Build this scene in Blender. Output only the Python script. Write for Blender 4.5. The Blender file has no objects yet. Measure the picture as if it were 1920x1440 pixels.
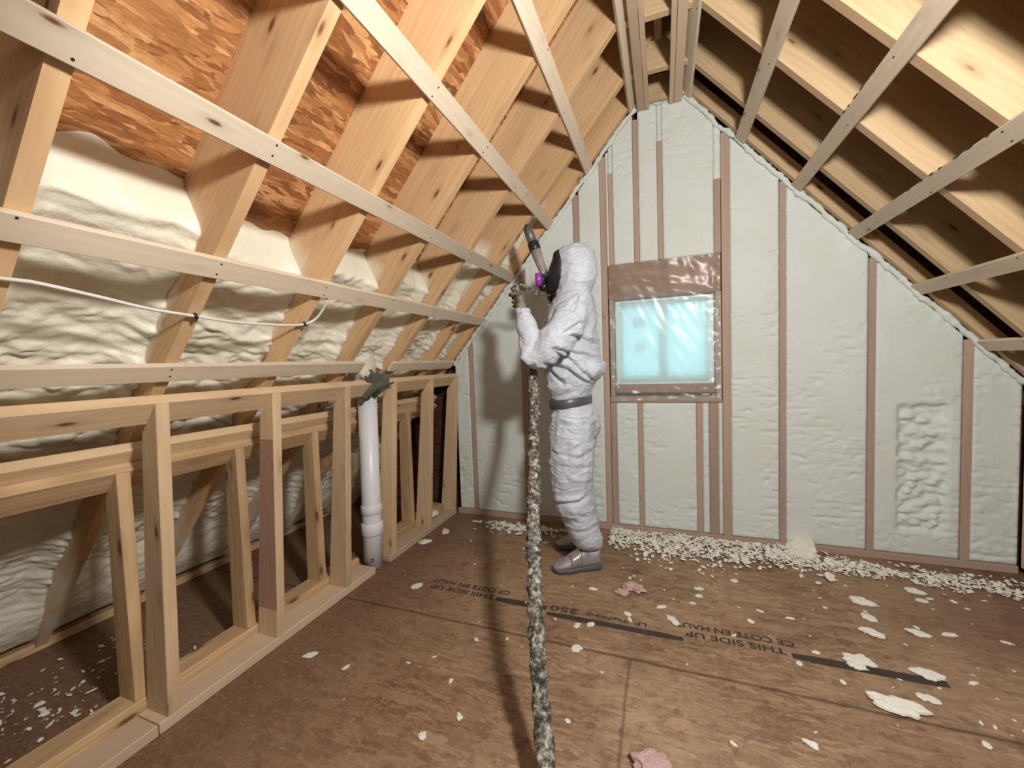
import bpy, bmesh, math, random
from mathutils import Vector, Matrix, noise
R = math.radians
random.seed(7)
SC = bpy.context.scene
COL = SC.collection

# ------------------------------------------------------------------ camera
cam = bpy.data.cameras.new('camera')
cam_o = bpy.data.objects.new('camera', cam); COL.objects.link(cam_o)
yaw, pit, rol = R(20.63), R(-2.94), R(-2.025)
f = Vector((-math.sin(yaw)*math.cos(pit), math.cos(yaw)*math.cos(pit), math.sin(pit)))
r0 = Vector((math.cos(yaw), math.sin(yaw), 0)); u0 = r0.cross(f)
rr = r0*math.cos(rol)+u0*math.sin(rol); uu = u0*math.cos(rol)-r0*math.sin(rol)
m = Matrix((rr, uu, -f)).transposed().to_4x4(); m.translation = (0, 0, 1.155)
cam_o.matrix_world = m
cam.sensor_fit = 'HORIZONTAL'; cam.sensor_width = 36; cam.lens = 36*756/1920
cam.clip_start = 0.02
SC.camera = cam_o
# ------------------------------------------------------------------ world, lights, exposure
w = bpy.data.worlds.new('world'); SC.world = w; w.use_nodes = True
bg = w.node_tree.nodes['Background']; bg.inputs[0].default_value = (0.66, 0.89, 0.94, 1); bg.inputs[1].default_value = 2.1
def lamp(name, kind, loc, power, color, size, rot=None):
    d = bpy.data.lights.new(name, kind); d.energy = power; d.color = color
    if kind == 'AREA': d.size = size
    else: d.shadow_soft_size = size
    o = bpy.data.objects.new(name, d); COL.objects.link(o); o.location = loc
    if rot: o.rotation_euler = rot
    return o
key = lamp('work_light', 'SPOT', (0.47, 0.37, 1.9), 168, (1.0, 0.965, 0.915), 0.085, (R(87), 0, R(8)))
key.data.spot_size = R(178); key.data.spot_blend = .25
lamp('fill_light', 'AREA', (0.1, -1.5, 1.35), 7, (1.0, 0.96, 0.92), 1.3, (R(90), 0, 0))  # unseen fill lamp, added behind the camera to lift the shadows
SC.view_settings.view_transform = 'Standard'
try: SC.view_settings.look = 'None'
except Exception: pass
SC.view_settings.gamma = 1; SC.view_settings.use_curve_mapping = False
SC.view_settings.exposure = 0.0

# ------------------------------------------------------------------ helpers
K = 1.158; AP = 2.893; HH = math.hypot(K, 1); CS = 1/HH; SN = K/HH
DW = 2.75
def P(side, s, y, off=0.0):            # a point on a roof slope: s down the slope from the ridge, off outward
    return Vector((side*(s*CS+off*SN), y, AP-s*SN+off*CS))
def tag(o, label=None, cat=None, group=None, kind=None):
    if label: o['label'] = label
    if cat: o['category'] = cat
    if group: o['group'] = group
    if kind: o['kind'] = kind
    return o
def empty(name, loc=(0, 0, 0), rz=0):
    o = bpy.data.objects.new(name, None); COL.objects.link(o); o.location = loc; o.rotation_euler = (0, 0, rz)
    o.empty_display_size = .05
    return o
def finish(name, bm, mat, parent=None, smooth=False, mw=None):
    me = bpy.data.meshes.new(name); bm.normal_update(); bm.to_mesh(me); bm.free()
    if smooth: me.polygons.foreach_set('use_smooth', [True]*len(me.polygons))
    me.materials.append(mat)
    o = bpy.data.objects.new(name, me); COL.objects.link(o)
    if mw is not None: o.matrix_world = mw
    if parent is not None:
        o.parent = parent
    return o
def prism(name, poly, t0, t1, mat, ex=(0, 0, 1), ey=(1, 0, 0), org=(0, 0, 0), bev=.002, parent=None):
    """poly (u,v) in the plane ex, ey, thickness t0..t1 along ex x ey; local X runs along the length of the board"""
    ex = Vector(ex).normalized(); ey = Vector(ey).normalized(); ez = ex.cross(ey)
    cu = sum(p[0] for p in poly)/len(poly); cv = sum(p[1] for p in poly)/len(poly); ct = (t0+t1)/2
    org = Vector(org)+ex*cu+ey*cv+ez*ct
    bm = bmesh.new(); h = abs(t1-t0)/2
    a = [bm.verts.new((u-cu, v-cv, -h)) for u, v in poly]
    b = [bm.verts.new((u-cu, v-cv, h)) for u, v in poly]
    n = len(poly)
    bm.faces.new(a[::-1]); bm.faces.new(b)
    for i in range(n): bm.faces.new((a[i], a[(i+1) % n], b[(i+1) % n], b[i]))
    bmesh.ops.recalc_face_normals(bm, faces=bm.faces)
    if bev: bmesh.ops.bevel(bm, geom=list(bm.edges), offset=bev, segments=1, affect='EDGES')
    mw = Matrix((ex, ey, ez)).transposed().to_4x4(); mw.translation = org
    return finish(name, bm, mat, parent, mw=mw)
def rect(u0, u1, v0, v1): return [(u0, v0), (u1, v0), (u1, v1), (u0, v1)]
def box(name, x0, x1, y0, y1, z0, z1, mat, axis='x', bev=.002, parent=None):
    if axis == 'x': return prism(name, rect(x0, x1, y0, y1), z0, z1, mat, (1, 0, 0), (0, 1, 0), bev=bev, parent=parent)
    if axis == 'y': return prism(name, rect(y0, y1, z0, z1), x0, x1, mat, (0, 1, 0), (0, 0, 1), bev=bev, parent=parent)
    return prism(name, rect(z0, z1, x0, x1), y0, y1, mat, (0, 0, 1), (1, 0, 0), bev=bev, parent=parent)
def slope_board(name, side, s0, s1, y0, y1, o0, o1, mat, lengthwise='y', parent=None, poly=None, bev=.002):
    """a board lying with a roof slope; s down the slope, off outward"""
    S = Vector((side*CS, 0, -SN)); N = Vector((side*SN, 0, CS)); Y = Vector((0, 1, 0)); A = Vector((0, 0, AP))
    if lengthwise == 'y':
        ez = Y.cross(S); sg = 1 if ez.dot(N) > 0 else -1
        return prism(name, rect(y0, y1, s0, s1), *( (o0, o1) if sg > 0 else (-o1, -o0)), mat, Y, S, A, bev, parent)
    ez = S.cross(N); sg = 1 if ez.dot(Y) > 0 else -1
    return prism(name, poly or rect(s0, s1, o0, o1), *((y0, y1) if sg > 0 else (-y1, -y0)), mat, S, N, A, bev, parent)
def tube(name, pts, rad, mat, parent=None, seg=12, bump=None, caps=True, smooth=True):
    pts = [Vector(p) for p in pts]
    bm = bmesh.new(); rings = []; up = Vector((0, 0, 1)); prev = None
    for i, p in enumerate(pts):
        t = (pts[min(i+1, len(pts)-1)]-pts[max(i-1, 0)]).normalized()
        if prev is None:
            a = t.orthogonal().normalized()
        else:
            a = (prev-t*prev.dot(t)).normalized()
        prev = a; b = t.cross(a)
        rd = rad[i] if isinstance(rad, (list, tuple)) else rad
        ring = []
        for k in range(seg):
            an = 2*math.pi*k/seg; d = a*math.cos(an)+b*math.sin(an); q = p+d*rd
            if bump: q = p+d*(rd+bump(q))
            ring.append(bm.verts.new(q))
        rings.append(ring)
    for A_, B_ in zip(rings[:-1], rings[1:]):
        for k in range(seg): bm.faces.new((A_[k], A_[(k+1) % seg], B_[(k+1) % seg], B_[k]))
    if caps: bm.faces.new(rings[0][::-1]); bm.faces.new(rings[-1])
    bmesh.ops.recalc_face_normals(bm, faces=bm.faces)
    return finish(name, bm, mat, parent, smooth)
def catmull(pts, n=8):
    pts = [Vector(p) for p in pts]; out = []
    for i in range(len(pts)-1):
        p0 = pts[max(i-1, 0)]; p1 = pts[i]; p2 = pts[i+1]; p3 = pts[min(i+2, len(pts)-1)]
        for k in range(n):
            t = k/n
            out.append(.5*((2*p1)+(p2-p0)*t+(2*p0-5*p1+4*p2-p3)*t*t+(3*p1-p0-3*p2+p3)*t**3))
    out.append(pts[-1]); return out
def nz(x, y=0, z=0): return noise.noise(Vector((x, y, z)))
def sst(a, b, x):
    t = max(0, min(1, (x-a)/(b-a))); return t*t*(3-2*t)

# ------------------------------------------------------------------ materials
def newmat(name):
    mt = bpy.data.materials.new(name); mt.use_nodes = True
    nt = mt.node_tree; nt.nodes.clear()
    out = nt.nodes.new('ShaderNodeOutputMaterial'); b = nt.nodes.new('ShaderNodeBsdfPrincipled')
    nt.links.new(b.outputs[0], out.inputs[0])
    return mt, nt, b, out
class G:
    def __init__(s, nt): s.nt = nt
    def n(s, t, **kw):
        nd = s.nt.nodes.new('ShaderNode'+t)
        for k, v in kw.items(): setattr(nd, k, v)
        return nd
    def l(s, a, b): s.nt.links.new(a, b)
    def coord(s, rnd=True):
        tc = s.n('TexCoord')
        if not rnd: return tc.outputs['Object']
        oi = s.n('ObjectInfo'); mu = s.n('VectorMath', operation='SCALE'); mu.inputs[0].default_value = (37, 61, 83); s.l(oi.outputs['Random'], mu.inputs['Scale'])
        ad = s.n('VectorMath', operation='ADD'); s.l(tc.outputs['Object'], ad.inputs[0]); s.l(mu.outputs[0], ad.inputs[1])
        s.rand = oi.outputs['Random']
        return ad.outputs[0]
    def mapp(s, v, sc, rot=(0, 0, 0), loc=(0, 0, 0)):
        mp = s.n('Mapping'); s.l(v, mp.inputs[0]); mp.inputs['Scale'].default_value = sc; mp.inputs['Rotation'].default_value = rot; mp.inputs['Location'].default_value = loc
        return mp.outputs[0]
    def noise(s, v, scale, detail=3, rough=.5, dist=0):
        nn = s.n('TexNoise'); s.l(v, nn.inputs['Vector']); nn.inputs['Scale'].default_value = scale; nn.inputs['Detail'].default_value = detail
        nn.inputs['Roughness'].default_value = rough; nn.inputs['Distortion'].default_value = dist
        return nn.outputs['Fac']
    def vor(s, v, scale, out='Distance', rnd=1):
        nn = s.n('TexVoronoi'); s.l(v, nn.inputs['Vector']); nn.inputs['Scale'].default_value = scale; nn.inputs['Randomness'].default_value = rnd
        return nn.outputs[out]
    def ramp(s, fac, stops, interp='LINEAR'):
        rp = s.n('ValToRGB'); s.l(fac, rp.inputs[0]); cr = rp.color_ramp; cr.interpolation = interp
        while len(cr.elements) < len(stops): cr.elements.new(.5)
        for e, (p, c) in zip(cr.elements, stops):
            e.position = p; e.color = (c, c, c, 1) if isinstance(c, (int, float)) else (*c, 1)
        return rp.outputs[0]
    def mix(s, fac, a, b, mode='MIX'):
        mx = s.n('Mix', data_type='RGBA', blend_type=mode)
        if isinstance(fac, (int, float)): mx.inputs[0].default_value = fac
        else: s.l(fac, mx.inputs[0])
        for k, v in ((6, a), (7, b)):
            if isinstance(v, tuple): mx.inputs[k].default_value = (*v, 1)
            else: s.l(v, mx.inputs[k])
        return mx.outputs[2]
    def math(s, op, a, b=0.0, c=None):
        mm = s.n('Math', operation=op)
        for k, v in ((0, a), (1, b), (2, c)):
            if v is None: continue
            if isinstance(v, (int, float)): mm.inputs[k].default_value = v
            else: s.l(v, mm.inputs[k])
        return mm.outputs[0]
    def bump(s, h, b, strength=.3, dist=.01):
        bp = s.n('Bump'); s.l(h, bp.inputs['Height']); bp.inputs['Strength'].default_value = strength; bp.inputs['Distance'].default_value = dist
        s.l(bp.outputs[0], b.inputs['Normal']); return bp

def wood(name, light, dark, knot=(.16, .07, .03), knots=.115, rough=.6, over=False, grain=.55, stain=None):
    mt, nt, b, out = newmat(name); g = G(nt); v = g.coord()
    wob = g.noise(g.mapp(v, (1.2, 6, 6)), 1.0, 2)
    grainv = g.mapp(v, (1.3, 34, 34))
    g1 = g.noise(grainv, 1.0, 4, .6, .6)
    wv = g.n('TexWave', bands_direction='Y'); g.l(g.mapp(v, (.5, 1, 1)), wv.inputs[0]); wv.inputs['Scale'].default_value = 13
    wv.inputs['Distortion'].default_value = 7; wv.inputs['Detail'].default_value = 1.5; wv.inputs['Detail Scale'].default_value = .6
    gr = g.math('MULTIPLY_ADD', wv.outputs['Fac'], .16, g.math('MULTIPLY', g1, .84))
    c = g.ramp(gr, [(.28, dark), (.60, light)])
    base = g.mix(grain, light, c)
    base = g.mix(g.math('MULTIPLY', g.ramp(wob, [(.4, 0.), (.75, 1.)]), .35), base, tuple(x*.8 for x in dark))
    # knots
    kv = g.mapp(v, (4.2, 13, 13)); kd = g.vor(kv, 1.0)
    kd2 = g.math('ADD', kd, g.math('MULTIPLY', g.noise(v, 60, 2), .03))
    km = g.ramp(kd2, [(knots*.75, 1.), (knots*1.35, 0.)])
    halo = g.ramp(kd2, [(knots, .55), (knots*3.2, 0.)])
    base = g.mix(halo, base, tuple(x*.75 for x in dark)); base = g.mix(km, base, knot)
    # object tone
    tone = g.ramp(g.rand, [(0, .88), (1, 1.1)]); base = g.mix(1.0, base, tone, 'MULTIPLY')
    if stain: 
        sm = g.ramp(g.noise(v, 3.0, 3), [(.5, 0.), (.62, .6)]); base = g.mix(sm, base, stain)
    if over:     # spray that drifted onto the side faces next to the foam
        at = g.n('Attribute', attribute_name='overspray')
        nn = g.noise(v, 9, 4, .65); mm = g.math('ADD', at.outputs['Fac'], g.math('MULTIPLY', g.math('SUBTRACT', nn, .5), .7))
        om = g.ramp(mm, [(.42, 0.), (.85, 1.)])
        base = g.mix(om, base, (.74, .70, .58))
    g.l(base, b.inputs['Base Color']); b.inputs['Roughness'].default_value = rough
    b.inputs['Specular IOR Level'].default_value = .3
    g.bump(gr, b, .12, .002)
    return mt

def osb(name, cols, sc=1.0, gloss=.45, dirt=None, amt=.5):
    mt, nt, b, out = newmat(name); g = G(nt); v = g.coord(False)
    wv = g.n('VectorMath', operation='ADD'); nn = g.n('TexNoise'); g.l(v, nn.inputs['Vector']); nn.inputs['Scale'].default_value = 9*sc
    mu = g.n('VectorMath', operation='SCALE'); g.l(nn.outputs['Color'], mu.inputs[0]); mu.inputs['Scale'].default_value = .035/sc
    g.l(v, wv.inputs[0]); g.l(mu.outputs[0], wv.inputs[1]); v2 = wv.outputs[0]
    top = None
    for i, a in enumerate((8, 52, 97, 141, 170, 30)):
        vc = g.mapp(v2, (9*sc, 42*sc, 42*sc), (0, 0, R(a)), (i*3.1, i*1.7, 0))
        sep = g.n('SeparateColor'); g.l(g.vor(vc, 1, 'Color'), sep.inputs[0]); hgt, val = sep.outputs[0], sep.outputs[1]
        if top is None: top, cur = hgt, val
        else:
            gt = g.math('GREATER_THAN', hgt, top); cur = g.mix(gt, cur, val); top = g.math('MAXIMUM', top, hgt)
    c = g.ramp(cur, [(0, cols[0]), (.3, cols[1]), (.65, cols[2]), (1, cols[3])])
    fine = g.noise(g.mapp(v, (40, 140, 140)), 1, 2); c = g.mix(.35, c, g.ramp(fine, [(.3, .25), (.7, 1.2)]), 'MULTIPLY')
    if dirt:
        dm = g.ramp(g.noise(v, 2.2, 5, .6), [(.4, 0.), (.72, 1.)]); c = g.mix(g.math('MULTIPLY', dm, amt), c, dirt)
    g.l(c, b.inputs['Base Color']); b.inputs['Roughness'].default_value = gloss
    g.bump(cur, b, .35, .004)
    return mt

def foam(name, col=(.76, .73, .63), rough=.55, bs=.5, sc=30):
    mt, nt, b, out = newmat(name); g = G(nt); v = g.coord(False)
    c = g.mix(g.ramp(g.noise(v, 5, 4), [(.35, 0.), (.7, .6)]), col, (col[0]*.93, col[1]*.91, col[2]*.82))
    g.l(c, b.inputs['Base Color']); b.inputs['Roughness'].default_value = rough
    h = g.noise(v, sc, 5, .6); g.bump(h, b, bs, .01)
    return mt
def plain(name, col, rough=.6, metal=0, bs=0, sc=60, spec=.5, var=.15):
    mt, nt, b, out = newmat(name); g = G(nt); v = g.coord(False)
    c = g.mix(g.ramp(g.noise(v, sc*.3, 4), [(.3, 0.), (.75, 1.)]), col, tuple(x*(1-var) for x in col))
    g.l(c, b.inputs['Base Color']); b.inputs['Roughness'].default_value = rough; b.inputs['Metallic'].default_value = metal
    b.inputs['Specular IOR Level'].default_value = spec
    if bs: g.bump(g.noise(v, sc, 4), b, bs, .004)
    return mt
M = {}
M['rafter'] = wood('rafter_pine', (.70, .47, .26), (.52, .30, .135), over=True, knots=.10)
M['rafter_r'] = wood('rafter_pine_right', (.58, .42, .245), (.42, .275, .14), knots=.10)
M['strap'] = wood('strapping_spruce', (.68, .58, .45), (.57, .46, .34), knots=.075, grain=.5)
M['stud'] = wood('knee_wall_spruce', (.66, .49, .31), (.50, .34, .19), knots=.10, grain=.6)
M['stud_red'] = wood('red_painted_spruce', (.46, .29, .20), (.38, .22, .15), knots=.05)
M['stud_in'] = wood('inner_wall_spruce', (.60, .42, .24), (.40, .26, .13), knots=.12, grain=.8)
M['plate'] = wood('plate_spruce', (.60, .46, .33), (.50, .37, .25), knots=.04, grain=.45)
M['endstud'] = wood('end_wall_spruce', (.43, .315, .245), (.36, .25, .185), knots=.05, grain=.5)
M['old'] = wood('dark_header_wood', (.34, .165, .075), (.20, .085, .035), knots=.07, grain=.7, stain=(.22, .17, .15))
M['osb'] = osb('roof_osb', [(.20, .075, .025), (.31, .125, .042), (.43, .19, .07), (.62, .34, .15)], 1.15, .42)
M['osb_shaded'] = osb('roof_osb_shaded', [(.055, .022, .011), (.08, .032, .016), (.10, .042, .02), (.12, .055, .028)], 1.0, .6)  # same OSB darkened in colour to deepen shade and cut bounce
M['foam'] = foam('cream_spray_foam', (.78, .75, .64), .42, .55, 26)
M['foam_wall'] = foam('shaved_wall_foam', (.66, .71, .70), .7, .25, 120)
M['foam_chip'] = foam('foam_chip', (.82, .81, .74), .8, .4, 90)
M['pink'] = foam('pink_fibreglass', (.70, .47, .44), .95, 1.0, 160)
M['pvc'] = plain('white_pvc', (.76, .77, .80), .35, var=.04)
M['black'] = plain('black_rubber', (.018, .018, .02), .35)
M['staple'] = plain('cable_staple', (.02, .02, .035), .4)
M['nail'] = plain('nail_steel', (.05, .04, .035), .5, .6)
M['cable'] = plain('white_cable', (.72, .70, .66), .5)
M['purple'] = plain('purple_cartridge', (.34, .05, .42), .35, var=.3)
M['visor'] = plain('dark_visor', (.02, .022, .028), .12)
M['tape'] = plain('silver_tape', (.55, .56, .57), .25, .7, .4, 40)
M['belt'] = plain('grey_tape', (.12, .12, .13), .4, .3, .3, 40)
M['sole'] = plain('shoe_sole', (.10, .10, .105), .6)
M['shoe'] = plain('grey_shoe', (.50, .50, .51), .5, .15, .4, 35, var=.5)
M['skin'] = plain('skin', (.55, .34, .25), .6)
M['gun'] = plain('gun_grey', (.17, .175, .175), .45, .4)
M['clearwrap'] = plain('dusty_wrap', (.40, .37, .32), .25, 0, .6, 60, var=.5)
M['tuft'] = plain('grey_green_rag', (.12, .12, .085), .8, 0, .8, 50, var=.5)
M['vinyl'] = plain('vinyl_daylight_tint', (.80, .93, .92), .4, var=.03)  # white vinyl tinted cyan-white, daylight glow put into its colour
M['ink'] = plain('floor_ink', (.05, .038, .028), .8, var=.4)
M['siding'] = plain('siding', (.5, .5, .5), .7)
def mk_suit():
    mt, nt, b, out = newmat('white_coverall'); g = G(nt); v = g.coord(False)
    c = g.mix(g.ramp(g.noise(v, 6, 5, .6), [(.4, 0.), (.75, .8)]), (.55, .59, .67), (.44, .46, .51))
    dust = g.ramp(g.noise(v, 40, 4), [(.6, 0.), (.72, .5)]); c = g.mix(dust, c, (.52, .52, .52))
    g.l(c, b.inputs['Base Color']); b.inputs['Roughness'].default_value = .55
    h1 = g.n('TexNoise'); g.l(g.mapp(v, (1, 1, 1.9), (.3, .2, .4)), h1.inputs[0]); h1.inputs['Scale'].default_value = 11; h1.inputs['Detail'].default_value = 3; h1.inputs['Distortion'].default_value = .8
    rid = g.math('ABSOLUTE', g.math('SUBTRACT', h1.outputs['Fac'], .5))
    g.bump(rid, b, .6, .03)
    return mt
M['suit'] = mk_suit()
def mk_hose():
    mt, nt, b, out = newmat('crusted_hose'); g = G(nt); v = g.coord(False)
    s = g.vor(v, 55, 'Color'); sep = g.n('SeparateColor'); g.l(s, sep.inputs[0])
    md = g.math('MULTIPLY_ADD', g.noise(v, 50, 6, .75), .95, g.math('MULTIPLY', g.math('SUBTRACT', sep.outputs[0], .3), .12))
    c = g.ramp(md, [(.40, (.03, .033, .028)), (.47, (.11, .105, .085)), (.54, (.30, .285, .24)), (.64, (.66, .63, .56))])
    g.l(c, b.inputs['Base Color']); b.inputs['Roughness'].default_value = .45
    g.bump(md, b, .9, .012)
    return mt
M['hose'] = mk_hose()
M['glove'] = plain('dusty_glove', (.22, .20, .17), .7, 0, .7, 70, var=.75)
def mk_floor():
    cols = [(.16, .088, .045), (.24, .142, .076), (.30, .185, .105), (.38, .25, .15)]
    mt = osb('floor_osb', cols, 1.25, .72, (.10, .042, .024), .5); nt = mt.node_tree; g = G(nt)
    b = next(n for n in nt.nodes if n.type == 'BSDF_PRINCIPLED')
    src = b.inputs['Base Color'].links[0].from_socket
    tc = g.n('TexCoord'); sx = g.n('SeparateXYZ'); g.l(tc.outputs['Object'], sx.inputs[0])
    wob = g.math('MULTIPLY', g.math('SUBTRACT', g.noise(tc.outputs['Object'], 5, 2), .5), .012)
    # patchy pale wear; darkening the sides below paints in the lit centre
    wear = g.ramp(g.noise(tc.outputs['Object'], 1.3, 4, .6), [(.38, 0.), (.66, 1.)])
    src = g.mix(g.math('MULTIPLY', wear, .5), src, (.50, .355, .22))
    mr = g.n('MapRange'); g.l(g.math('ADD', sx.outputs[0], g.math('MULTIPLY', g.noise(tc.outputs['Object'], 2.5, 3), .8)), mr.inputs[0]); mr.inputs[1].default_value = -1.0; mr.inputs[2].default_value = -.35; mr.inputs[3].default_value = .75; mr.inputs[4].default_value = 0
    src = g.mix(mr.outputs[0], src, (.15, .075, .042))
    sp_ = g.ramp(g.noise(tc.outputs['Object'], 16, 5, .7), [(.52, 0.), (.66, .6)]); src = g.mix(sp_, src, (.12, .06, .035))
    sp2 = g.ramp(g.noise(tc.outputs['Object'], 55, 4, .7), [(.52, 0.), (.70, .5)]); src = g.mix(sp2, src, (.42, .28, .17))
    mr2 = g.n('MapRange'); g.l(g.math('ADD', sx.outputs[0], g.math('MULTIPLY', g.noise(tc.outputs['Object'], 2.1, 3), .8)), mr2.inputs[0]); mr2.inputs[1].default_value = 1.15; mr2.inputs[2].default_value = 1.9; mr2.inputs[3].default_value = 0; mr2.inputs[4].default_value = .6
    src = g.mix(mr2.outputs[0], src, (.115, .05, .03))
    # butt joints between the sheets
    d1 = g.math('ABSOLUTE', g.math('SUBTRACT', g.math('ADD', sx.outputs[1], wob), 1.55))
    s1 = g.ramp(d1, [(.0015, .8), (.010, 0.)])
    d2 = g.math('ABSOLUTE', g.math('ADD', g.math('ADD', sx.outputs[0], wob), .137))
    below = g.math('LESS_THAN', sx.outputs[1], 1.55)
    s2 = g.math('MULTIPLY', g.ramp(d2, [(.001, .6), (.008, 0.)]), below)
    c = g.mix(s1, src, (.05, .022, .012)); c = g.mix(s2, c, (.06, .028, .015))
    # the left and right stain tones also paint light falling off from the centre
    g.l(c, b.inputs['Base Color'])
    return mt
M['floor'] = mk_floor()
def mk_plastic():
    mt = bpy.data.materials.new('clear_plastic_sheet'); mt.use_nodes = True; nt = mt.node_tree; nt.nodes.clear(); g = G(nt)
    out = g.n('OutputMaterial'); tr = g.n('BsdfTransparent'); tl = g.n('BsdfTranslucent'); df = g.n('BsdfDiffuse'); gl = g.n('BsdfGlossy')
    tr.inputs[0].default_value = (.97, .98, .98, 1); tl.inputs[0].default_value = (.9, .93, .94, 1); df.inputs[0].default_value = (.68, .76, .76, 1)
    gl.inputs['Roughness'].default_value = .26
    m1 = g.n('MixShader'); m1.inputs[0].default_value = .5; g.l(tl.outputs[0], m1.inputs[1]); g.l(df.outputs[0], m1.inputs[2])
    m2 = g.n('MixShader'); m2.inputs[0].default_value = .27; g.l(tr.outputs[0], m2.inputs[1]); g.l(m1.outputs[0], m2.inputs[2])
    m3 = g.n('MixShader'); m3.inputs[0].default_value = .022; g.l(m2.outputs[0], m3.inputs[1]); g.l(gl.outputs[0], m3.inputs[2])
    g.l(m3.outputs[0], out.inputs[0]); return mt
M['plastic'] = mk_plastic()
def mk_glass():
    mt = bpy.data.materials.new('frosted_pane'); mt.use_nodes = True; nt = mt.node_tree; nt.nodes.clear(); g = G(nt)
    out = g.n('OutputMaterial'); tr = g.n('BsdfTransparent'); tl = g.n('BsdfTranslucent'); tr.inputs[0].default_value = (.88, .98, 1, 1)
    tl.inputs[0].default_value = (.75, .93, .95, 1)
    m1 = g.n('MixShader'); m1.inputs[0].default_value = .8; g.l(tr.outputs[0], m1.inputs[1]); g.l(tl.outputs[0], m1.inputs[2]); g.l(m1.outputs[0], out.inputs[0])
    return mt
M['glass'] = mk_glass()
def mk_sticker():
    mt = bpy.data.materials.new('thin_pane_sticker'); mt.use_nodes = True; nt = mt.node_tree; nt.nodes.clear(); g = G(nt)
    out = g.n('OutputMaterial'); tr = g.n('BsdfTransparent'); df = g.n('BsdfDiffuse'); tr.inputs[0].default_value = (.90, .80, .86, 1); df.inputs[0].default_value = (.75, .60, .66, 1)
    m1 = g.n('MixShader'); m1.inputs[0].default_value = .25; g.l(tr.outputs[0], m1.inputs[1]); g.l(df.outputs[0], m1.inputs[2]); g.l(m1.outputs[0], out.inputs[0]); return mt
M['sticker'] = mk_sticker()
def mk_film():
    mt = bpy.data.materials.new('milky_film'); mt.use_nodes = True; nt = mt.node_tree; nt.nodes.clear(); g = G(nt)
    out = g.n('OutputMaterial'); tr = g.n('BsdfTransparent'); tl = g.n('BsdfTranslucent'); df = g.n('BsdfDiffuse')
    tl.inputs[0].default_value = (.94, .97, .97, 1); df.inputs[0].default_value = (.72, .85, .84, 1)
    m0 = g.n('MixShader'); m0.inputs[0].default_value = .55; g.l(tl.outputs[0], m0.inputs[1]); g.l(df.outputs[0], m0.inputs[2])
    m1 = g.n('MixShader'); m1.inputs[0].default_value = .62; g.l(tr.outputs[0], m1.inputs[1]); g.l(m0.outputs[0], m1.inputs[2]); g.l(m1.outputs[0], out.inputs[0]); return mt
M['film'] = mk_film()

# ------------------------------------------------------------------ setting
Y0, Y1 = -2.0, 2.88
def plane_struct(name, pts, mat, thick):
    bm = bmesh.new(); a = [bm.verts.new(p) for p in pts]; fa = bm.faces.new(a)
    r = bmesh.ops.extrude_face_region(bm, geom=[fa]); vs = [v for v in r['geom'] if isinstance(v, bmesh.types.BMVert)]
    bmesh.ops.translate(bm, verts=vs, vec=thick); bmesh.ops.recalc_face_normals(bm, faces=bm.faces)
    return tag(finish(name, bm, mat), kind='structure')
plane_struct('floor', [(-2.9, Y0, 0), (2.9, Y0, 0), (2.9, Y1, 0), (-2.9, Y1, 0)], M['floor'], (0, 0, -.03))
def roof(side, name, mat):
    # built in its own frame so that the flakes lie in the sheet
    S = Vector((side*CS, 0, -SN)); Y = Vector((0, 1, 0)); N = Vector((side*SN, 0, CS))
    ex, ey = Y, S; ez = ex.cross(ey); k = 1 if ez.dot(N) > 0 else -1
    o = prism(name, rect(Y0, Y1, -.295, 4.05), *((.2555, .27) if k > 0 else (-.27, -.2555)), mat, ex, ey, (0, 0, AP), 0)
    return tag(o, kind='structure')
roof(-1, 'ceiling_left', M['osb']); roof(1, 'ceiling_right', M['osb_shaded'])
# end wall sheathing with the window opening
def gable(name, y0, y1, hole=None, mat=None):
    bm = bmesh.new(); zt = lambda x: AP+.255*HH-K*abs(x)
    xs = sorted(set([-2.83, -2, -1.2, -.7, 0, .7, 1.2, 2, 2.83]+([hole[0], hole[1]] if hole else [])))
    for y in (y0, y1):
        for a, b_ in zip(xs[:-1], xs[1:]):
            segs = [(0, None)]
            if hole and a >= hole[0]-1e-6 and b_ <= hole[1]+1e-6: segs = [(0, hole[2]), (hole[3], None)]
            for z0, z1 in segs:
                q = [(a, y, z0), (b_, y, z0), (b_, y, z1 if z1 else max(zt(b_), z0)), (a, y, z1 if z1 else max(zt(a), z0))]
                vs = [bm.verts.new(p) for p in q]
                bm.faces.new(vs)
    if hole:
        x0, x1, z0, z1 = hole
        for q in ([(x0, z0), (x1, z0)], [(x1, z0), (x1, z1)], [(x1, z1), (x0, z1)], [(x0, z1), (x0, z0)]):
            bm.faces.new([bm.verts.new(p) for p in ((q[0][0], y0, q[0][1]), (q[1][0], y0, q[1][1]), (q[1][0], y1, q[1][1]), (q[0][0], y1, q[0][1]))])
    bmesh.ops.remove_doubles(bm, verts=bm.verts, dist=1e-4); bmesh.ops.recalc_face_normals(bm, faces=bm.faces)
    return tag(finish(name, bm, mat), kind='structure')
gable('wall_front', 2.842, 2.872, (-.30, .30, .93, 1.545), M['osb_shaded'])
gable('wall_back', -2.03, -2.0, None, M['osb_shaded'])

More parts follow.
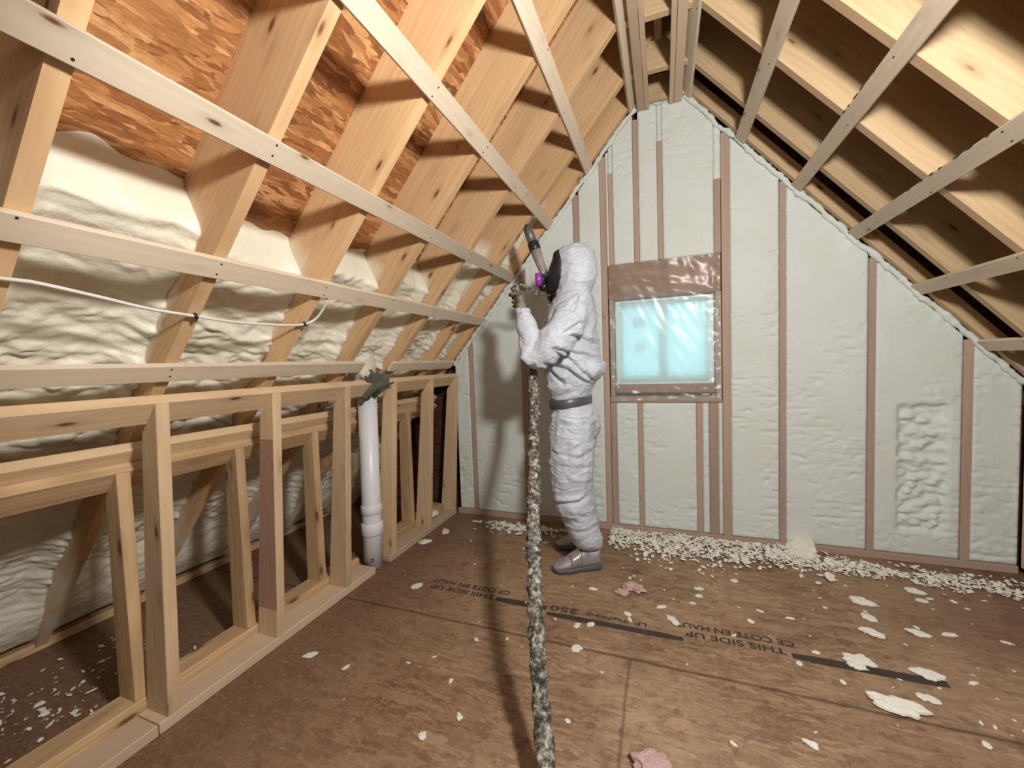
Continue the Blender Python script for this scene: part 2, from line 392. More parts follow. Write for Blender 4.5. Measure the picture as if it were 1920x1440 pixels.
# window_1: vinyl slider in the opening
win = tag(empty('window_1', (0, 2.83, .93)), kind='structure')
def wpart(name, x0, x1, y0, y1, z0, z1, mat, axis='x', bev=.003):
    o = box(name, x0, x1, y0, y1, z0, z1, mat, axis, bev); o.parent = win; o.matrix_parent_inverse = win.matrix_world.inverted(); return o
bpy.context.view_layer.update()
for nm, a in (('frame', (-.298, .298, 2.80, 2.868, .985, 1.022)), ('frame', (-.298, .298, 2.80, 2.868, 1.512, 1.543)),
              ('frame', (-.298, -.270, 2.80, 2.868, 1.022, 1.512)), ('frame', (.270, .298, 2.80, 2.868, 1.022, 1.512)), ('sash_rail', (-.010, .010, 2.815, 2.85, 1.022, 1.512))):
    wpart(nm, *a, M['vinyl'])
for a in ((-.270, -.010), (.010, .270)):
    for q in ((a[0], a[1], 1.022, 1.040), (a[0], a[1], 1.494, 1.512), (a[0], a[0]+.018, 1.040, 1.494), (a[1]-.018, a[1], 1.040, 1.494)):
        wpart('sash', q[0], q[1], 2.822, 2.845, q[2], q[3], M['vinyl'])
    wpart('pane', a[0]+.018, a[1]-.018, 2.833, 2.836, 1.040, 1.494, M['glass'], bev=0)
wpart('sticker', -.185, -.105, 2.829, 2.8315, 1.36, 1.43, M['sticker'], bev=0)
wpart('sticker', -.175, -.110, 2.829, 2.8315, 1.20, 1.26, M['sticker'], bev=0)
q = wpart('haze_film', -.270, .270, 2.800, 2.8008, 1.0, 1.530, M['film'], bev=0); q['label'] = 'added milky film hazing the panes'  # sheet added to haze and brighten the whole window
q = wpart('sill_board', -.299, .299, 2.765, 2.868, .932, .984, M['old']); q['label'] = 'dark wooden board below the pane'

# ------------------------------------------------------------------ roof framing
def rafter(side, y0, mat, label, group, sb=None):
    sb = sb or 3.82
    u_top = lambda off: (.02-off*SN)/CS
    nX = 60
    # gridded so that the overspray attribute has something to sit on
    S = Vector((side*CS, 0, -SN)); N = Vector((side*SN, 0, CS)); ez = S.cross(N); sg = 1 if ez.y > 0 else -1
    poly = [(u_top(.02), .02), (3.30, .02), (3.50, .255), (u_top(.255), .255)]
    if side == 1 and y0 > 2.65: poly = [(u_top(.02), .02), (3.30, .02), (3.36, .085), (u_top(.085), .085)]
    if side == -1: poly = [(u_top(.02), .02), (3.80, .02), (3.93, .12), (4.05, .255), (u_top(.255), .255)]
    o = slope_board('rafter', side, 0, 0, y0, y0+.038, 0, 0, mat, 's', poly=poly, bev=0)
    me = o.data; bm = bmesh.new(); bm.from_mesh(me)
    cu = o.matrix_world.inverted()
    for k in range(1, 40):
        p = cu @ (Vector((0, 0, AP))+S*(k*.1)); bmesh.ops.bisect_plane(bm, geom=bm.verts[:]+bm.edges[:]+bm.faces[:], plane_co=p, plane_no=(1, 0, 0))
    for off in (.06, .10, .14, .18, .22):
        p = cu @ (Vector((0, 0, AP))+N*off); bmesh.ops.bisect_plane(bm, geom=bm.verts[:]+bm.edges[:]+bm.faces[:], plane_co=p, plane_no=(0, 1, 0))
    es = [e for e in bm.edges if e.is_boundary is False and e.calc_face_angle(0) > .5]
    bm.to_mesh(me); bm.free()
    if side == -1:
        at = me.attributes.new('overspray', 'FLOAT', 'POINT'); vals = []
        st = FOAMTOP.get(round(y0, 2), 1.75)
        for v in me.vertices:
            wv = o.matrix_world @ v.co; rel = wv-Vector((0, 0, AP)); s = rel.dot(S); off = rel.dot(N)
            a = sst(.035, .15, off)*sst(st-.14, st+.12, s)
            if s > 2.9: a = max(a, .65*sst(2.9, 3.4, s))
            vals.append(a)
        at.data.foreach_set('value', vals)
    tag(o, label, 'rafter', group)
    return o
FOAMTOP = {.02: 1.7, .42: 1.75, .82: 1.78, 1.22: 1.82, 1.62: 1.78, 2.02: 1.75, 2.42: 1.42, 2.70: .95}
LY = [-1.6, -1.19, -.785, -.382, .02, .417, .82, 1.222, 1.625, 2.022, 2.42, 2.70]
LL = ['farthest behind the viewpoint', 'fourth behind the viewpoint', 'third behind the viewpoint', 'second behind the viewpoint', 'directly beside the viewpoint',
      'dark one at the left edge', 'nearest lit one, stapled cable at foot', 'second lit one, foot holding cable end',
      'third lit one from the left', 'fourth, right of the pipe', 'last lit one before the end wall', 'tight against the end wall']
for y, t in zip(LY, LL): rafter(-1, y, M['rafter'], 'pine rafter on the left roof slope, '+t, 'rafters on the left slope')
RY = [-1.55, -1.15, -.75, -.35, .05, .455, .86, 1.26, 1.66, 2.045, 2.445, 2.70]
RL = ['farthest behind the viewpoint', 'fourth behind the viewpoint', 'third behind the viewpoint', 'second behind the viewpoint', 'beside the viewpoint', 'just ahead of the viewpoint',
      'second ahead of the viewpoint', 'cut off by the top right corner', 'brightest face at the top right', 'third from the end wall', 'second from the end wall', 'touching the end wall foam']
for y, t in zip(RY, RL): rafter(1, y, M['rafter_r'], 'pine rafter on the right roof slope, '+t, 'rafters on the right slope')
# ridge board
tag(box('ridge_board', -.0195, .0195, Y0, 2.84, 2.93, 3.20, M['stud'], 'y'), 'ridge board at the peak between both rows of rafters', 'ridge board')
for y, t in ((-1.6, 'sixth'), (-.75, 'fifth'), (.45, 'fourth'), (.86, 'third one seen from the end wall, above the viewpoint'), (1.26, 'above the top edge of the picture'), (1.655, 'just above the top edge of the picture'), (2.045, 'topmost one in the picture'), (2.42, 'middle one in the picture, brightly lit'), (2.70, 'lowest one in the picture, touching the foam peak')):
    zb = 2.722; zt = 2.872; xf = lambda z: (AP+.02*HH-.003-z)/K
    o = prism('collar_tie', [(-xf(zb), zb), (xf(zb), zb), (xf(zt), zt), (-xf(zt), zt)], -(y+.038), -y, M['rafter_r'], (1, 0, 0), (0, 0, 1))
    tag(o, 'short collar tie under the ridge, '+t, 'collar tie', 'collar ties under the ridge')
# strapping
def strap(side, xc, y0, y1, label, w=.066, off=(0, .019), nails=True):
    sc = abs(xc)/CS; o = slope_board('strapping_board', side, sc-w/2, sc+w/2, y0, y1, off[0], off[1], M['strap'])
    tag(o, label, 'strapping board', 'strapping on the %s slope' % ('left' if side < 0 else 'right'))
    if nails:
        for yr in (LY if side < 0 else RY):
            if yr < .3 or yr+.02 > y1 or yr < y0: continue
            for dw in (-.018, .017):
                if random.random() < .25: continue
                jit = random.uniform(-.009, .009)
                p = P(side, sc+dw+jit, yr+.019+random.uniform(-.006, .006), -.0006)
                bm = bmesh.new(); bmesh.ops.create_cone(bm, cap_ends=True, segments=8, radius1=.0028, radius2=.0028, depth=.0014)
                N = Vector((side*SN, 0, CS)); q = N.to_track_quat('Z', 'Y').to_matrix().to_4x4()
                nn = finish('nail', bm, M['nail']); nn.parent = o
                nn.matrix_parent_inverse = Matrix.Identity(4)
                mw = q; mw.translation = p; nn.matrix_basis = o.matrix_world.inverted() @ mw
    return o
YE = 2.742
names = ['lowest, just above the knee wall', 'second from the bottom, crossing above the white cable', 'third from the bottom, crossing the dark left rafter', 'fourth from the bottom, starting at the top edge of the picture', 'fifth from the bottom, short in view', 'topmost, beside the ridge']
LX = [1.498, 1.234, .986, .703, .431, .149]
strap(-1, LX[0], Y0+.05, 1.735, 'pale strap on the left slope, long lower piece ending at the white pipe')
strap(-1, LX[0]+.002, 1.975, 2.72, 'pale strap on the left slope, short lower piece between pipe and end wall')
for x, t in list(zip(LX, names))[1:]: strap(-1, x, Y0+.05, YE, 'pale left slope strap, '+t)
RX = [.149, .431, .706, .965, 1.238, 1.50]
rn = ['topmost, beside the ridge', 'second from the ridge', 'third from the ridge with black marks along its edge', 'fourth from the ridge with a waney dark edge', 'fifth from the ridge', 'lowest, at the right edge of the picture']
for x, t in zip(RX, rn): strap(1, x, Y0+.05, YE, 'grey-beige right slope strap, '+t)
def flecks(x, ys, side_s, label_o):
    for k, y in enumerate(ys):
        p = P(1, x/CS+side_s*.033, y, .004)
        bm = bmesh.new(); bmesh.ops.create_icosphere(bm, subdivisions=2, radius=1)
        for v in bm.verts:
            c = v.co*(1+.4*nz(v.co.x*2, v.co.y*2, v.co.z*2+k)); v.co = p+Vector((c.x*.0045, c.y*(.010+.010*((k*7) % 5)/4), c.z*.0045))
        q = finish('bark_fleck', bm, M['nail'], smooth=True); q.parent = label_o; q.matrix_parent_inverse = label_o.matrix_world.inverted(); q['label'] = 'black bark fleck on the edge'
bpy.context.view_layer.update()
S_R = [o for o in bpy.data.objects if o.name.startswith('strapping_board') and o.get('label', '').startswith('grey-beige')]
flecks(.706, [1.78, 1.87, 1.92, 1.98, 2.02, 2.2], -1, S_R[2]); flecks(.965, [1.72, 1.80, 1.86, 1.95, 2.0, 2.06, 2.15], -1, S_R[3])
for s, t in ((-1, 'left'), (1, 'right')):
    o = box('strapping_board', min(s*.084, s*.128), max(s*.084, s*.128), Y0+.05, 2.74, 2.702, 2.7205, M['plate'], 'y'); tag(o, 'flat strap under the collar ties on the %s side of the ridge gap' % t, 'strapping board', 'flat straps under the ridge')
    o = box('strapping_board', min(s*.057, s*.082), max(s*.057, s*.082), Y0+.05, 2.74, 2.700, 2.7205, M['plate'], 'y'); tag(o, 'narrow brown strap beside the ridge gap, %s one' % t, 'strapping board', 'flat straps under the ridge')

# ------------------------------------------------------------------ left knee wall
tag(box('bottom_plate', -1.645, -1.532, Y0, .745, 0, .038, M['plate'], 'y', .003), 'floor plate of the left knee wall, nearest piece, cut off by the picture edge', 'wall plate', 'floor plates of the left knee wall')
tag(box('bottom_plate', -1.645, -1.532, .748, 1.790, 0, .038, M['plate'], 'y', .003), 'floor plate of the left knee wall, long middle piece ending at the white pipe', 'wall plate', 'floor plates of the left knee wall')
tag(box('bottom_plate', -1.645, -1.532, 1.925, 2.742, 0, .038, M['plate'], 'y', .003), 'floor plate of the left knee wall, far piece beyond the white pipe', 'wall plate', 'floor plates of the left knee wall')
sp = [(.038, -1.532), (1.070, -1.467), (.975, -1.549), (.038, -1.645)]
OS = [(-.43, 'fourth behind the picture edge'), (-.03, 'just outside the left edge'), (.372, 'sliver at the bottom left edge of the picture'), (.773, 'nearest full one, widest in view'), (1.172, 'reddish faded side face, second full one'),
      (1.567, 'touching the left side of the white pipe'), (1.945, 'right of the white pipe with an angled top'), (2.350, 'split pale one near the corner'), (2.700, 'broad brown face in the corner against the end wall')]
for y, t in OS:
    o = prism('wall_stud', sp, y, y+.038, M['stud'], (0, 0, 1), (1, 0, 0)); tag(o, 'front knee wall stud, '+t, 'wall stud', 'front studs of the left knee wall')
    if abs(y-1.172) < .01:
        p2 = prism('paint_patch', [(.16, -1.5205-.004), (.88, -1.480-.003), (.88, -1.555), (.16, -1.628)], y-.0006, y+.0006, M['stud_red'], (0, 0, 1), (1, 0, 0), bev=0)
        p2.parent = o; p2.matrix_parent_inverse = o.matrix_world.inverted(); p2['label'] = 'faded red paint on the side face'
# leaning top plate that bears on the bevelled stud tops
c0 = (1.467)/CS
def sloff(x, z):    # slope coordinates of a point on the left slope
    s = (-x*CS+(AP-z)*SN); off = (z-AP)*CS+(-x)*SN; return s, off
s0, o0 = sloff(-1.466, 1.071)
for a, b_, t in ((Y0, 1.79, 'up to the pipe'), (1.80, 2.742, 'short far piece')):
    tag(slope_board('top_plate', -1, s0, s0+.089, a, b_, o0, o0+.038, M['stud']), 'sloping top plate of the left knee wall, '+t, 'wall plate', 'top plates of the left knee wall')
# inner knee wall behind it
tag(box('bottom_plate', -1.745, -1.6465, Y0, 1.795, .0, .076, M['stud_in'], 'y', .005), 'rear floor plate behind the front knee wall studs, before the pipe', 'wall plate', 'floor plates of the rear knee wall')
tag(box('bottom_plate', -1.745, -1.6465, 1.93, 2.72, .0, .076, M['stud_in'], 'y', .005), 'rear floor plate behind the front knee wall studs, beyond the pipe', 'wall plate', 'floor plates of the rear knee wall')
ip = [(.076, -1.655), (.845, -1.652), (.762, -1.724), (.076, -1.745)]
for y, t in ((-.45, 'third outside the picture'), (-.04, 'second outside the picture'), (.345, 'hidden past the left edge'), (.748, 'nearest one, lit edge beside the nearest front stud'), (1.135, 'second one, in the second bay'), (1.523, 'third one, left of the pipe'), (1.93, 'hidden behind the pipe'), (2.325, 'last one near the end wall')):
    o = prism('wall_stud', ip, y, y+.038, M['stud_in'], (0, 0, 1), (1, 0, 0)); tag(o, 'rear knee wall stud, '+t, 'wall stud', 'rear studs of the left knee wall')
s1, o1 = sloff(-1.650, .847)
tag(slope_board('top_plate', -1, s1, s1+.089, Y0, 2.72, o1, o1+.038, M['stud_in']), 'lower top plate of the rear knee wall, yellowish edge', 'wall plate', 'top plates of the rear knee wall')
tag(slope_board('top_plate', -1, s1-.052, s1+.037, Y0, 2.72, o1+.039, o1+.077, M['stud']), 'upper top plate of the rear knee wall, lit pale edge', 'wall plate', 'top plates of the rear knee wall')
# eave plate on the floor where the rafters land
tag(box('eave_plate', -2.60, -2.51, Y0, 2.74, .001, .039, M['stud_in'], 'y'), 'dark plate on the floor at the foot of the left rafters', 'wall plate')
# ------------------------------------------------------------------ right knee wall (outside the frame)
tag(box('bottom_plate', 1.70, 1.79, Y0, 2.742, 0, .038, M['plate'], 'y'), 'floor plate of the right knee wall at the right edge', 'wall plate')
for y, t in ((.37, 'nearest'), (.77, 'second'), (1.17, 'third'), (1.57, 'fourth'), (1.97, 'fifth'), (2.36, 'sixth, one before the corner')):
    tag(prism('wall_stud', [(.038, 1.79), (.038, 1.70), (.82, 1.70), (.73, 1.79)], y, y+.038, M['stud'], (0, 0, 1), (1, 0, 0)), 'right knee wall stud outside the picture, '+t, 'wall stud', 'studs of the right knee wall')
tag(prism('wall_stud', [(.038, 1.79), (.038, 1.668), (.90, 1.668), (.77, 1.79)], 2.70, 2.738, M['stud'], (0, 0, 1), (1, 0, 0)), 'brown corner stud at the right edge of the end wall', 'wall stud')

# ------------------------------------------------------------------ end wall framing
FY = 2.747
zroof = lambda x: AP-K*abs(x)
def estud(x0, x1, z0, z1, label, y0=FY, mat=None):
    z1 = min(z1, zroof((x0+x1)/2)-.006)
    o = box('wall_stud', x0, x1, y0, 2.838, z0, z1, mat or M['endstud'], 'z', .002)
    return tag(o, label, 'wall stud', 'studs of the end wall')
estud(-1.378, -1.348, .04, 9, 'end wall stud nearest the left knee wall')
estud(-.955, -.915, .04, 9, 'end wall stud behind the hose and spray worker')
estud(-.555, -.520, .04, 9, 'end wall stud hidden behind the worker, top showing above the hood')
estud(-.375, -.337, .04, 9, 'full height stud left of the window, outer one')
estud(-.334, -.300, .04, .868, 'short stud under the left end of the window sill')
estud(-.330, -.302, .912, 1.548, 'narrow stud lining the left side of the window')
estud(-.160, -.133, .04, .868, 'thin stud under the window, left of centre')
estud(.190, .222, .04, .868, 'thin stud under the window, right of centre')
estud(.262, .312, .04, .868, 'stud under the right end of the window sill')
estud(.302, .333, .912, 1.548, 'narrow stud lining the right side of the window')
estud(.337, .382, .04, 9, 'full height stud right of the window')
estud(.298, .334, 1.775, 2.21, 'short stud above the right end of the window header')
estud(-.320, -.294, 1.775, 2.36, 'short stud above the left end of the window header')
estud(-.163, -.132, 1.775, 2.66, 'stud above the window header, left of the peak')
estud(-.018, .010, 1.775, 2.50, 'faint stud above the window header near the peak')
estud(.634, .666, .04, 9, 'first single stud right of the window')
estud(1.048, 1.080, .04, 9, 'second single stud right of the window')
estud(1.442, 1.480, .04, 9, 'third single stud right of the window')
tag(box('sill_plate', -.334, .334, FY-.003, 2.838, .870, .910, M['endstud'], 'x', .004), 'rough sill board under the plastic covered window', 'window sill')
tag(box('window_header', -.333, .333, FY-.002, 2.838, 1.549, 1.772, M['old'], 'x', .004), 'dark brown header board above the window', 'header')
tag(box('bottom_plate', -1.52, 1.665, FY-.004, 2.838, 0, .040, M['endstud'], 'x', .003), 'floor plate along the foot of the end wall', 'wall plate')

# ------------------------------------------------------------------ foam on the end wall
def wall_foam(x0, x1, z0, z1, label, rough=.0, seed=0, slopetop=True):
    nx = max(2, int((x1-x0)/.008)); step = (x1-x0)/nx
    bm = bmesh.new(); cols = []
    for i in range(nx+1):
        x = x0+(x1-x0)*i/nx
        zt = min(z1, zroof(x)-.004+.008*nz(x*18, seed)) if slopetop else z1
        zt = max(zt, z0+.02)
        nzc = max(4, int((min(z1, 2.75)-z0)/.009)); col = []
        for j in range(nzc+1):
            z = z0+(zt-z0)*j/nzc
            e = min(x-x0, x1-x, z-z0, zt-z)
            d = .0012*nz(x*9, z*9, seed)
            # knife marks and bubbles left where the foam was low
            mk = nz(x*5+seed*3, z*3.2, seed*1.7)
            if mk > .0:
                a = sst(.0, .30, mk); rr_ = nz(x*13+nz(x*7, z*20)*1.5, z*46, seed)
                d += a*.017*max(0, rr_-.10)
                d -= a*.008*max(0, nz(x*30, z*40, 9)-.1)
            edge = max(0, 1-min(x-x0, x1-x)/.06)
            d += edge*.014*max(0, nz(x*20, z*42, seed+4)-.05)
            if zt < z1-.0 and zt-z < .14 and slopetop:
                d -= .010*abs(nz(x*16, z*16, 2))*sst(.14, .02, zt-z)
            if 1.17 < x < 1.40 and .16 < z < .87:
                q = sst(0, .03, min(x-1.17, 1.40-x))*sst(0, .02, min(z-.16, .87-z))
                v = noise.cell_vector(Vector((x*1, z*1, 0)))
                dd = noise.voronoi(Vector((x*17+.6*nz(x*9, z*9), z*27+.6*nz(z*8, x*8), 0)))[0][0]
                d += q*(.034*min(1, dd*1.3)+.006*nz(x*30, z*45)-.006)
            y = 2.7495+d
            if e < 1e-6: y = 2.757
            col.append(bm.verts.new((x, y, z)))
        cols.append(col)
    n = len(cols[0])
    for i in range(nx):
        for j in range(n-1): bm.faces.new((cols[i][j], cols[i+1][j], cols[i+1][j+1], cols[i][j+1]))
    # sides back to the sheathing
    loop = [c[0] for c in cols]+cols[-1][1:]+[c[-1] for c in cols[-2::-1]]+cols[0][-2:0:-1]
    back = [bm.verts.new((v.co.x, 2.84, v.co.z)) for v in loop]
    for i in range(len(loop)):
        k = (i+1) % len(loop); bm.faces.new((loop[i], back[i], back[k], loop[k]))
    o = finish('spray_foam', bm, M['foam_wall'], smooth=True)
    return tag(o, label, 'foam insulation', 'foam between the end wall studs')
g_ = .0005
wall_foam(.312, .337-g_, .041, .869, 'thin foam sliver below the right end of the sill', seed=24, slopetop=False)
wall_foam(-.337+g_, -.320-g_, 1.56, 2.50, 'thin foam sliver left of the window header', seed=21)
wall_foam(.298, .337-g_, 2.211, 2.60, 'foam over the short stud above the right end of the header', seed=22)
wall_foam(-.320, -.294, 2.361, 2.60, 'foam over the short stud above the left end of the header', seed=23)
wall_foam(-1.50, -1.378-g_, .041, 1.35, 'narrow foam strip in the left corner of the end wall', seed=1)
wall_foam(-1.348+g_, -.955-g_, .041, 1.85, 'foam panel of the end wall left of the hose, crossed by a shadow', seed=2)
wall_foam(-.915+g_, -.555-g_, .041, 2.30, 'foam panel of the end wall behind the hose', seed=3)
wall_foam(-.520+g_, -.375-g_, .041, 2.48, 'foam panel of the end wall behind the worker', seed=4)
wall_foam(-.300+g_, -.160-g_, .041, .869, 'foam panel under the window, left', seed=5, slopetop=False)
wall_foam(-.133+g_, .190-g_, .041, .869, 'foam panel under the window, wide middle one', seed=6, slopetop=False)
wall_foam(.222+g_, .262-g_, .041, .869, 'thin foam strip under the window, right', seed=7, slopetop=False)
wall_foam(-.294+g_, -.163-g_, 1.774, 2.72, 'foam panel above the window header, left', seed=8)
wall_foam(-.132+g_, -.018-g_, 1.774, 2.745, 'foam panel above the window header, under the peak', seed=9)
wall_foam(.010+g_, .298-g_, 1.774, 2.745, 'foam panel above the window header, widest', seed=10)
wall_foam(.382+g_, .634-g_, .041, 2.46, 'foam panel right of the window, dimpled in the middle', seed=11)
wall_foam(.666+g_, 1.048-g_, .041, 2.13, 'second foam panel right of the window', seed=12)
wall_foam(1.080+g_, 1.442-g_, .041, 1.65, 'foam panel with a rough bubbly rectangle', seed=13)
wall_foam(1.480+g_, 1.666, .041, 1.18, 'last foam panel at the right edge of the end wall', seed=14)
wall_foam(-.018, .010, 2.50, 2.745, 'small foam cap at the peak above the faint stud', seed=15)
# foam beads along the rakes
def rake(side, label, sA, sB, seed):
    pts = []; n = int((sB-sA)/.012)
    for i in range(n+1):
        s = sA+(sB-sA)*i/n
        pts.append(P(side, s, 2.745+.006*nz(s*9, seed), .004+.012*nz(s*7, seed+3)))
    o = tube('foam_bead', pts, [.014+.012*max(0, nz(i*.16, seed*2))+.004*nz(i*.7, seed) for i in range(n+1)], M['foam_wall'], seg=10, bump=lambda q: .007*nz(q.x*38, q.y*38, q.z*38))
    tag(o, label, 'foam bead', 'foam beads along the end wall rafters')
rake(-1, 'white foam bead under the left rake of the end wall', .10, 2.30, 1)
rake(1, 'white foam bead under the right rake of the end wall', .10, 2.55, 5)
pts = [Vector((-.17+i*.012, 2.742, 2.735+.006*nz(i*.4, 3))) for i in range(29)]
o = tube('foam_bead', pts, .016, M['foam_wall'], seg=10, bump=lambda q: .008*nz(q.x*38, q.y*38, q.z*38)); tag(o, 'white foam bead across the flat top of the end wall', 'foam bead', 'foam beads along the end wall rafters')

# ------------------------------------------------------------------ foam in the left roof bays
def bay_foam(y0, y1, stop, sbot, label, seed):
    ny = int((y1-y0)/.0072); ns = int((sbot-stop)/.0068)
    bm = bmesh.new(); rows = []
    for j in range(ns+1):
        t = j/ns; row = []
        for i in range(ny+1):
            y = y0+(y1-y0)*i/ny; e = min(y-y0, y1-y)
            s = stop+(sbot-stop)*t
            if j < 12: s += (1-j/12)*.045*nz(y*9, seed)
            q = Vector((y*4.2+seed*7, s*11+.9*nz(y*3, s*3, seed), seed))
            big = nz(y*2.1+seed, s*3.2, seed*2)
            rid = 1-abs(noise.noise(q))*2.2
            fin = noise.noise(Vector((y*19, s*36, seed)))
            fi2 = 1-abs(noise.noise(Vector((y*12+3, s*27+nz(y*8, s*8), seed+5))))*2
            calm = .45+.55*sst(-.15, .25, nz(s*2.2, y*1.2, seed+8))
            vd = noise.voronoi(Vector((y*9+nz(y*7, s*7)*.8, s*21+nz(s*6, y*6, 4)*1.3, seed)))[0]
            lump = 1-min(1, vd[0]*1.25)
            vd2 = noise.voronoi(Vector((y*22+nz(y*9, s*9)*.8, s*46+nz(s*8, y*8, 4)*1.3, seed)))[0]
            lump2 = 1-min(1, vd2[0]*1.25)
            tex = sst(stop+.25, stop+.55, s)
            off = .152-.030*big-calm*(.014*rid+.004*fin+.008*fi2)-calm*(.008+.022*tex)*lump-.013*tex*lump2
            off -= .040*sst(.07, 0, e)                                  # climbs up the rafters
            off += (.2535-off)*sst(.10, 0, s-stop)                      # feathers out at the top
            off = min(off, .2535)
            if s > 3.45: off = off+(.03-off)*sst(3.45, 3.70, s)*.8
            row.append(bm.verts.new(P(-1, s, y, off)))
        rows.append(row)
    for a, b_ in zip(rows[:-1], rows[1:]):
        for i in range(ny): bm.faces.new((a[i], a[i+1], b_[i+1], b_[i]))
    loop = rows[0][:]+[r[-1] for r in rows[1:]]+rows[-1][-2::-1]+[r[0] for r in rows[-2:0:-1]]
    N = Vector((-SN, 0, CS)); back = []
    for v in loop:
        off = (v.co-Vector((0, 0, AP))).dot(N); back.append(bm.verts.new(v.co+N*(.255-off)))
    for i in range(len(loop)):
        k = (i+1) % len(loop); bm.faces.new((loop[i], loop[k], back[k], back[i]))
    bmesh.ops.recalc_face_normals(bm, faces=bm.faces)
    o = finish('spray_foam', bm, M['foam'], smooth=True)
    return tag(o, label, 'foam insulation', 'spray foam in the left roof bays')
SB = 3.78
bay_foam(-.344, .02, 1.70, SB, 'cream spray foam beside the viewpoint on the left slope', 1)
bay_foam(.058, .417, 1.72, SB, 'cream spray foam at the left picture edge beyond the dark rafter', 2)
bay_foam(.455, .82, 1.74, SB, 'widest patch of lumpy cream spray foam behind the white cable', 3)
bay_foam(.858, 1.222, 1.82, SB, 'lumpy spray foam in the second lit roof bay', 4)
bay_foam(1.26, 1.625, 1.77, SB, 'lumpy spray foam in the third lit roof bay', 5)
bay_foam(1.663, 2.022, 1.72, SB, 'lumpy spray foam in the roof bay above the white pipe', 6)
bay_foam(2.06, 2.42, 1.42, SB, 'lumpy spray foam in the roof bay right of the pipe', 7)
bay_foam(2.458, 2.70, .98, SB, 'lumpy spray foam in the last roof bay by the end wall', 8)
# foam boot where the pipe meets the slope
def blob(name, c, rad, mat, seed=1, amp=.25, fr=12, sub=4, parent=None):
    bm = bmesh.new(); bmesh.ops.create_icosphere(bm, subdivisions=sub, radius=1)
    for v in bm.verts:
        d = v.co.copy(); k = 1+amp*nz(d.x*fr/8+seed, d.y*fr/8, d.z*fr/8)+amp*.4*nz(d.x*fr/3, d.y*fr/3+seed, d.z*fr/3)
        v.co = Vector((d.x*rad[0], d.y*rad[1], d.z*rad[2]))*k+Vector(c)
    return finish(name, bm, mat, parent, smooth=True)
tag(blob('foam_mound', (-1.62, 1.88, 1.17), (.050, .085, .095), M['foam'], 3, .3), 'white foam mound swelling over the top of the pipe', 'foam insulation')

# ------------------------------------------------------------------ pipe
pipe = empty('drain_pipe', (-1.605, 1.86, 0)); tag(pipe, 'white plastic drain pipe standing in the left knee wall', 'pipe')
def lathe(name, prof, mat, parent, cx, cy, lean=(0, 0), seg=40):
    bm = bmesh.new(); rings = []
    for rd, z in prof:
        rings.append([bm.verts.new((cx+rd*math.cos(2*math.pi*k/seg)+lean[0]*z, cy+rd*math.sin(2*math.pi*k/seg)+lean[1]*z, z)) for k in range(seg)])
    for a, b_ in zip(rings[:-1], rings[1:]):
        for k in range(seg): bm.faces.new((a[k], a[(k+1) % seg], b_[(k+1) % seg], b_[k]))
    bmesh.ops.recalc_face_normals(bm, faces=bm.faces)
    return finish(name, bm, mat, parent, smooth=True)
LN = (.018, 0)
lathe('pipe_body', [(.0, .002), (.053, .002), (.053, .30), (.0525, 1.0), (.046, 1.0), (.046, .9)], M['pvc'], pipe, 0, 0, LN)
def ring(z0, z1, r): return [(.053, z0), (r-.003, z0), (r, z0+.004), (r, z1-.004), (r-.003, z1), (.053, z1)]
lathe('coupling', ring(.195, .262, .061), M['pvc'], pipe, 0, 0, LN)
lathe('coupling', ring(.318, .368, .059), M['pvc'], pipe, 0, 0, LN)
bm = bmesh.new()
for a, b_ in (((.2, -1.35, .045), (.5, -1.2, .05)), ((.35, -1.3, .062), (.75, -1.15, .058))):
    p = [Vector((.0545*math.cos(x), .0545*math.sin(x), z)) for x, z in ((a[1]+.2, a[2]), (b_[1]+.35, b_[2]), (b_[1]+.35, b_[2]+.007), (a[1]+.2, a[2]+.007))]
    bm.faces.new([bm.verts.new(q) for q in p])
finish('scuff_mark', bm, M['black'], pipe)
# crumpled bundle on the pipe
bm = bmesh.new(); rnd = random.Random(5)
def spike(bm, a, b_, r_, seed):
    a, b_ = Vector(a), Vector(b_); t = (b_-a).normalized(); x = t.orthogonal().normalized(); y = t.cross(x); n = 7; rings = []
    for i in range(n+1):
        q = i/n; rd = r_*(.55+.9*math.sin(math.pi*min(1, q*1.15))**.7)*(1-.35*q); c = a.lerp(b_, q)+Vector((nz(q*3, seed), nz(q*3, seed+2), nz(q*3, seed+4)))*.012
        rings.append([bm.verts.new(c+(x*math.cos(k*math.pi/4)+y*math.sin(k*math.pi/4)*.6)*rd*(1+.5*nz(k*1.3, q*5, seed))) for k in range(8)])
    for A_, B_ in zip(rings[:-1], rings[1:]):
        for k in range(8): bm.faces.new((A_[k], A_[(k+1) % 8], B_[(k+1) % 8], B_[k]))
    bm.faces.new(rings[0][::-1]); bm.faces.new(rings[-1])
for i in range(13):
    an = R(-60+i*21); d = Vector((math.sin(an)*.3, math.sin(an), 1.0*abs(math.cos(an))+.15)).normalized()
    spike(bm, (-1.485+rnd.uniform(-.01, .01), 1.80+rnd.uniform(-.02, .02), 1.035), Vector((-1.475, 1.795, 1.055))+d*rnd.uniform(.055, .105)+Vector((rnd.uniform(0, .03), 0, 0)), .019, i*3.1)
spike(bm, (-1.475, 1.79, 1.10), (-1.52, 1.755, .985), .032, 77); spike(bm, (-1.47, 1.81, 1.09), (-1.515, 1.84, .995), .030, 55); spike(bm, (-1.49, 1.78, 1.05), (-1.58, 1.84, .99), .026, 31)
bmesh.ops.recalc_face_normals(bm, faces=bm.faces)
tag(finish('rag_bundle', bm, M['tuft'], smooth=True), 'crumpled grey-green bundle sitting on top of the white pipe', 'rag')

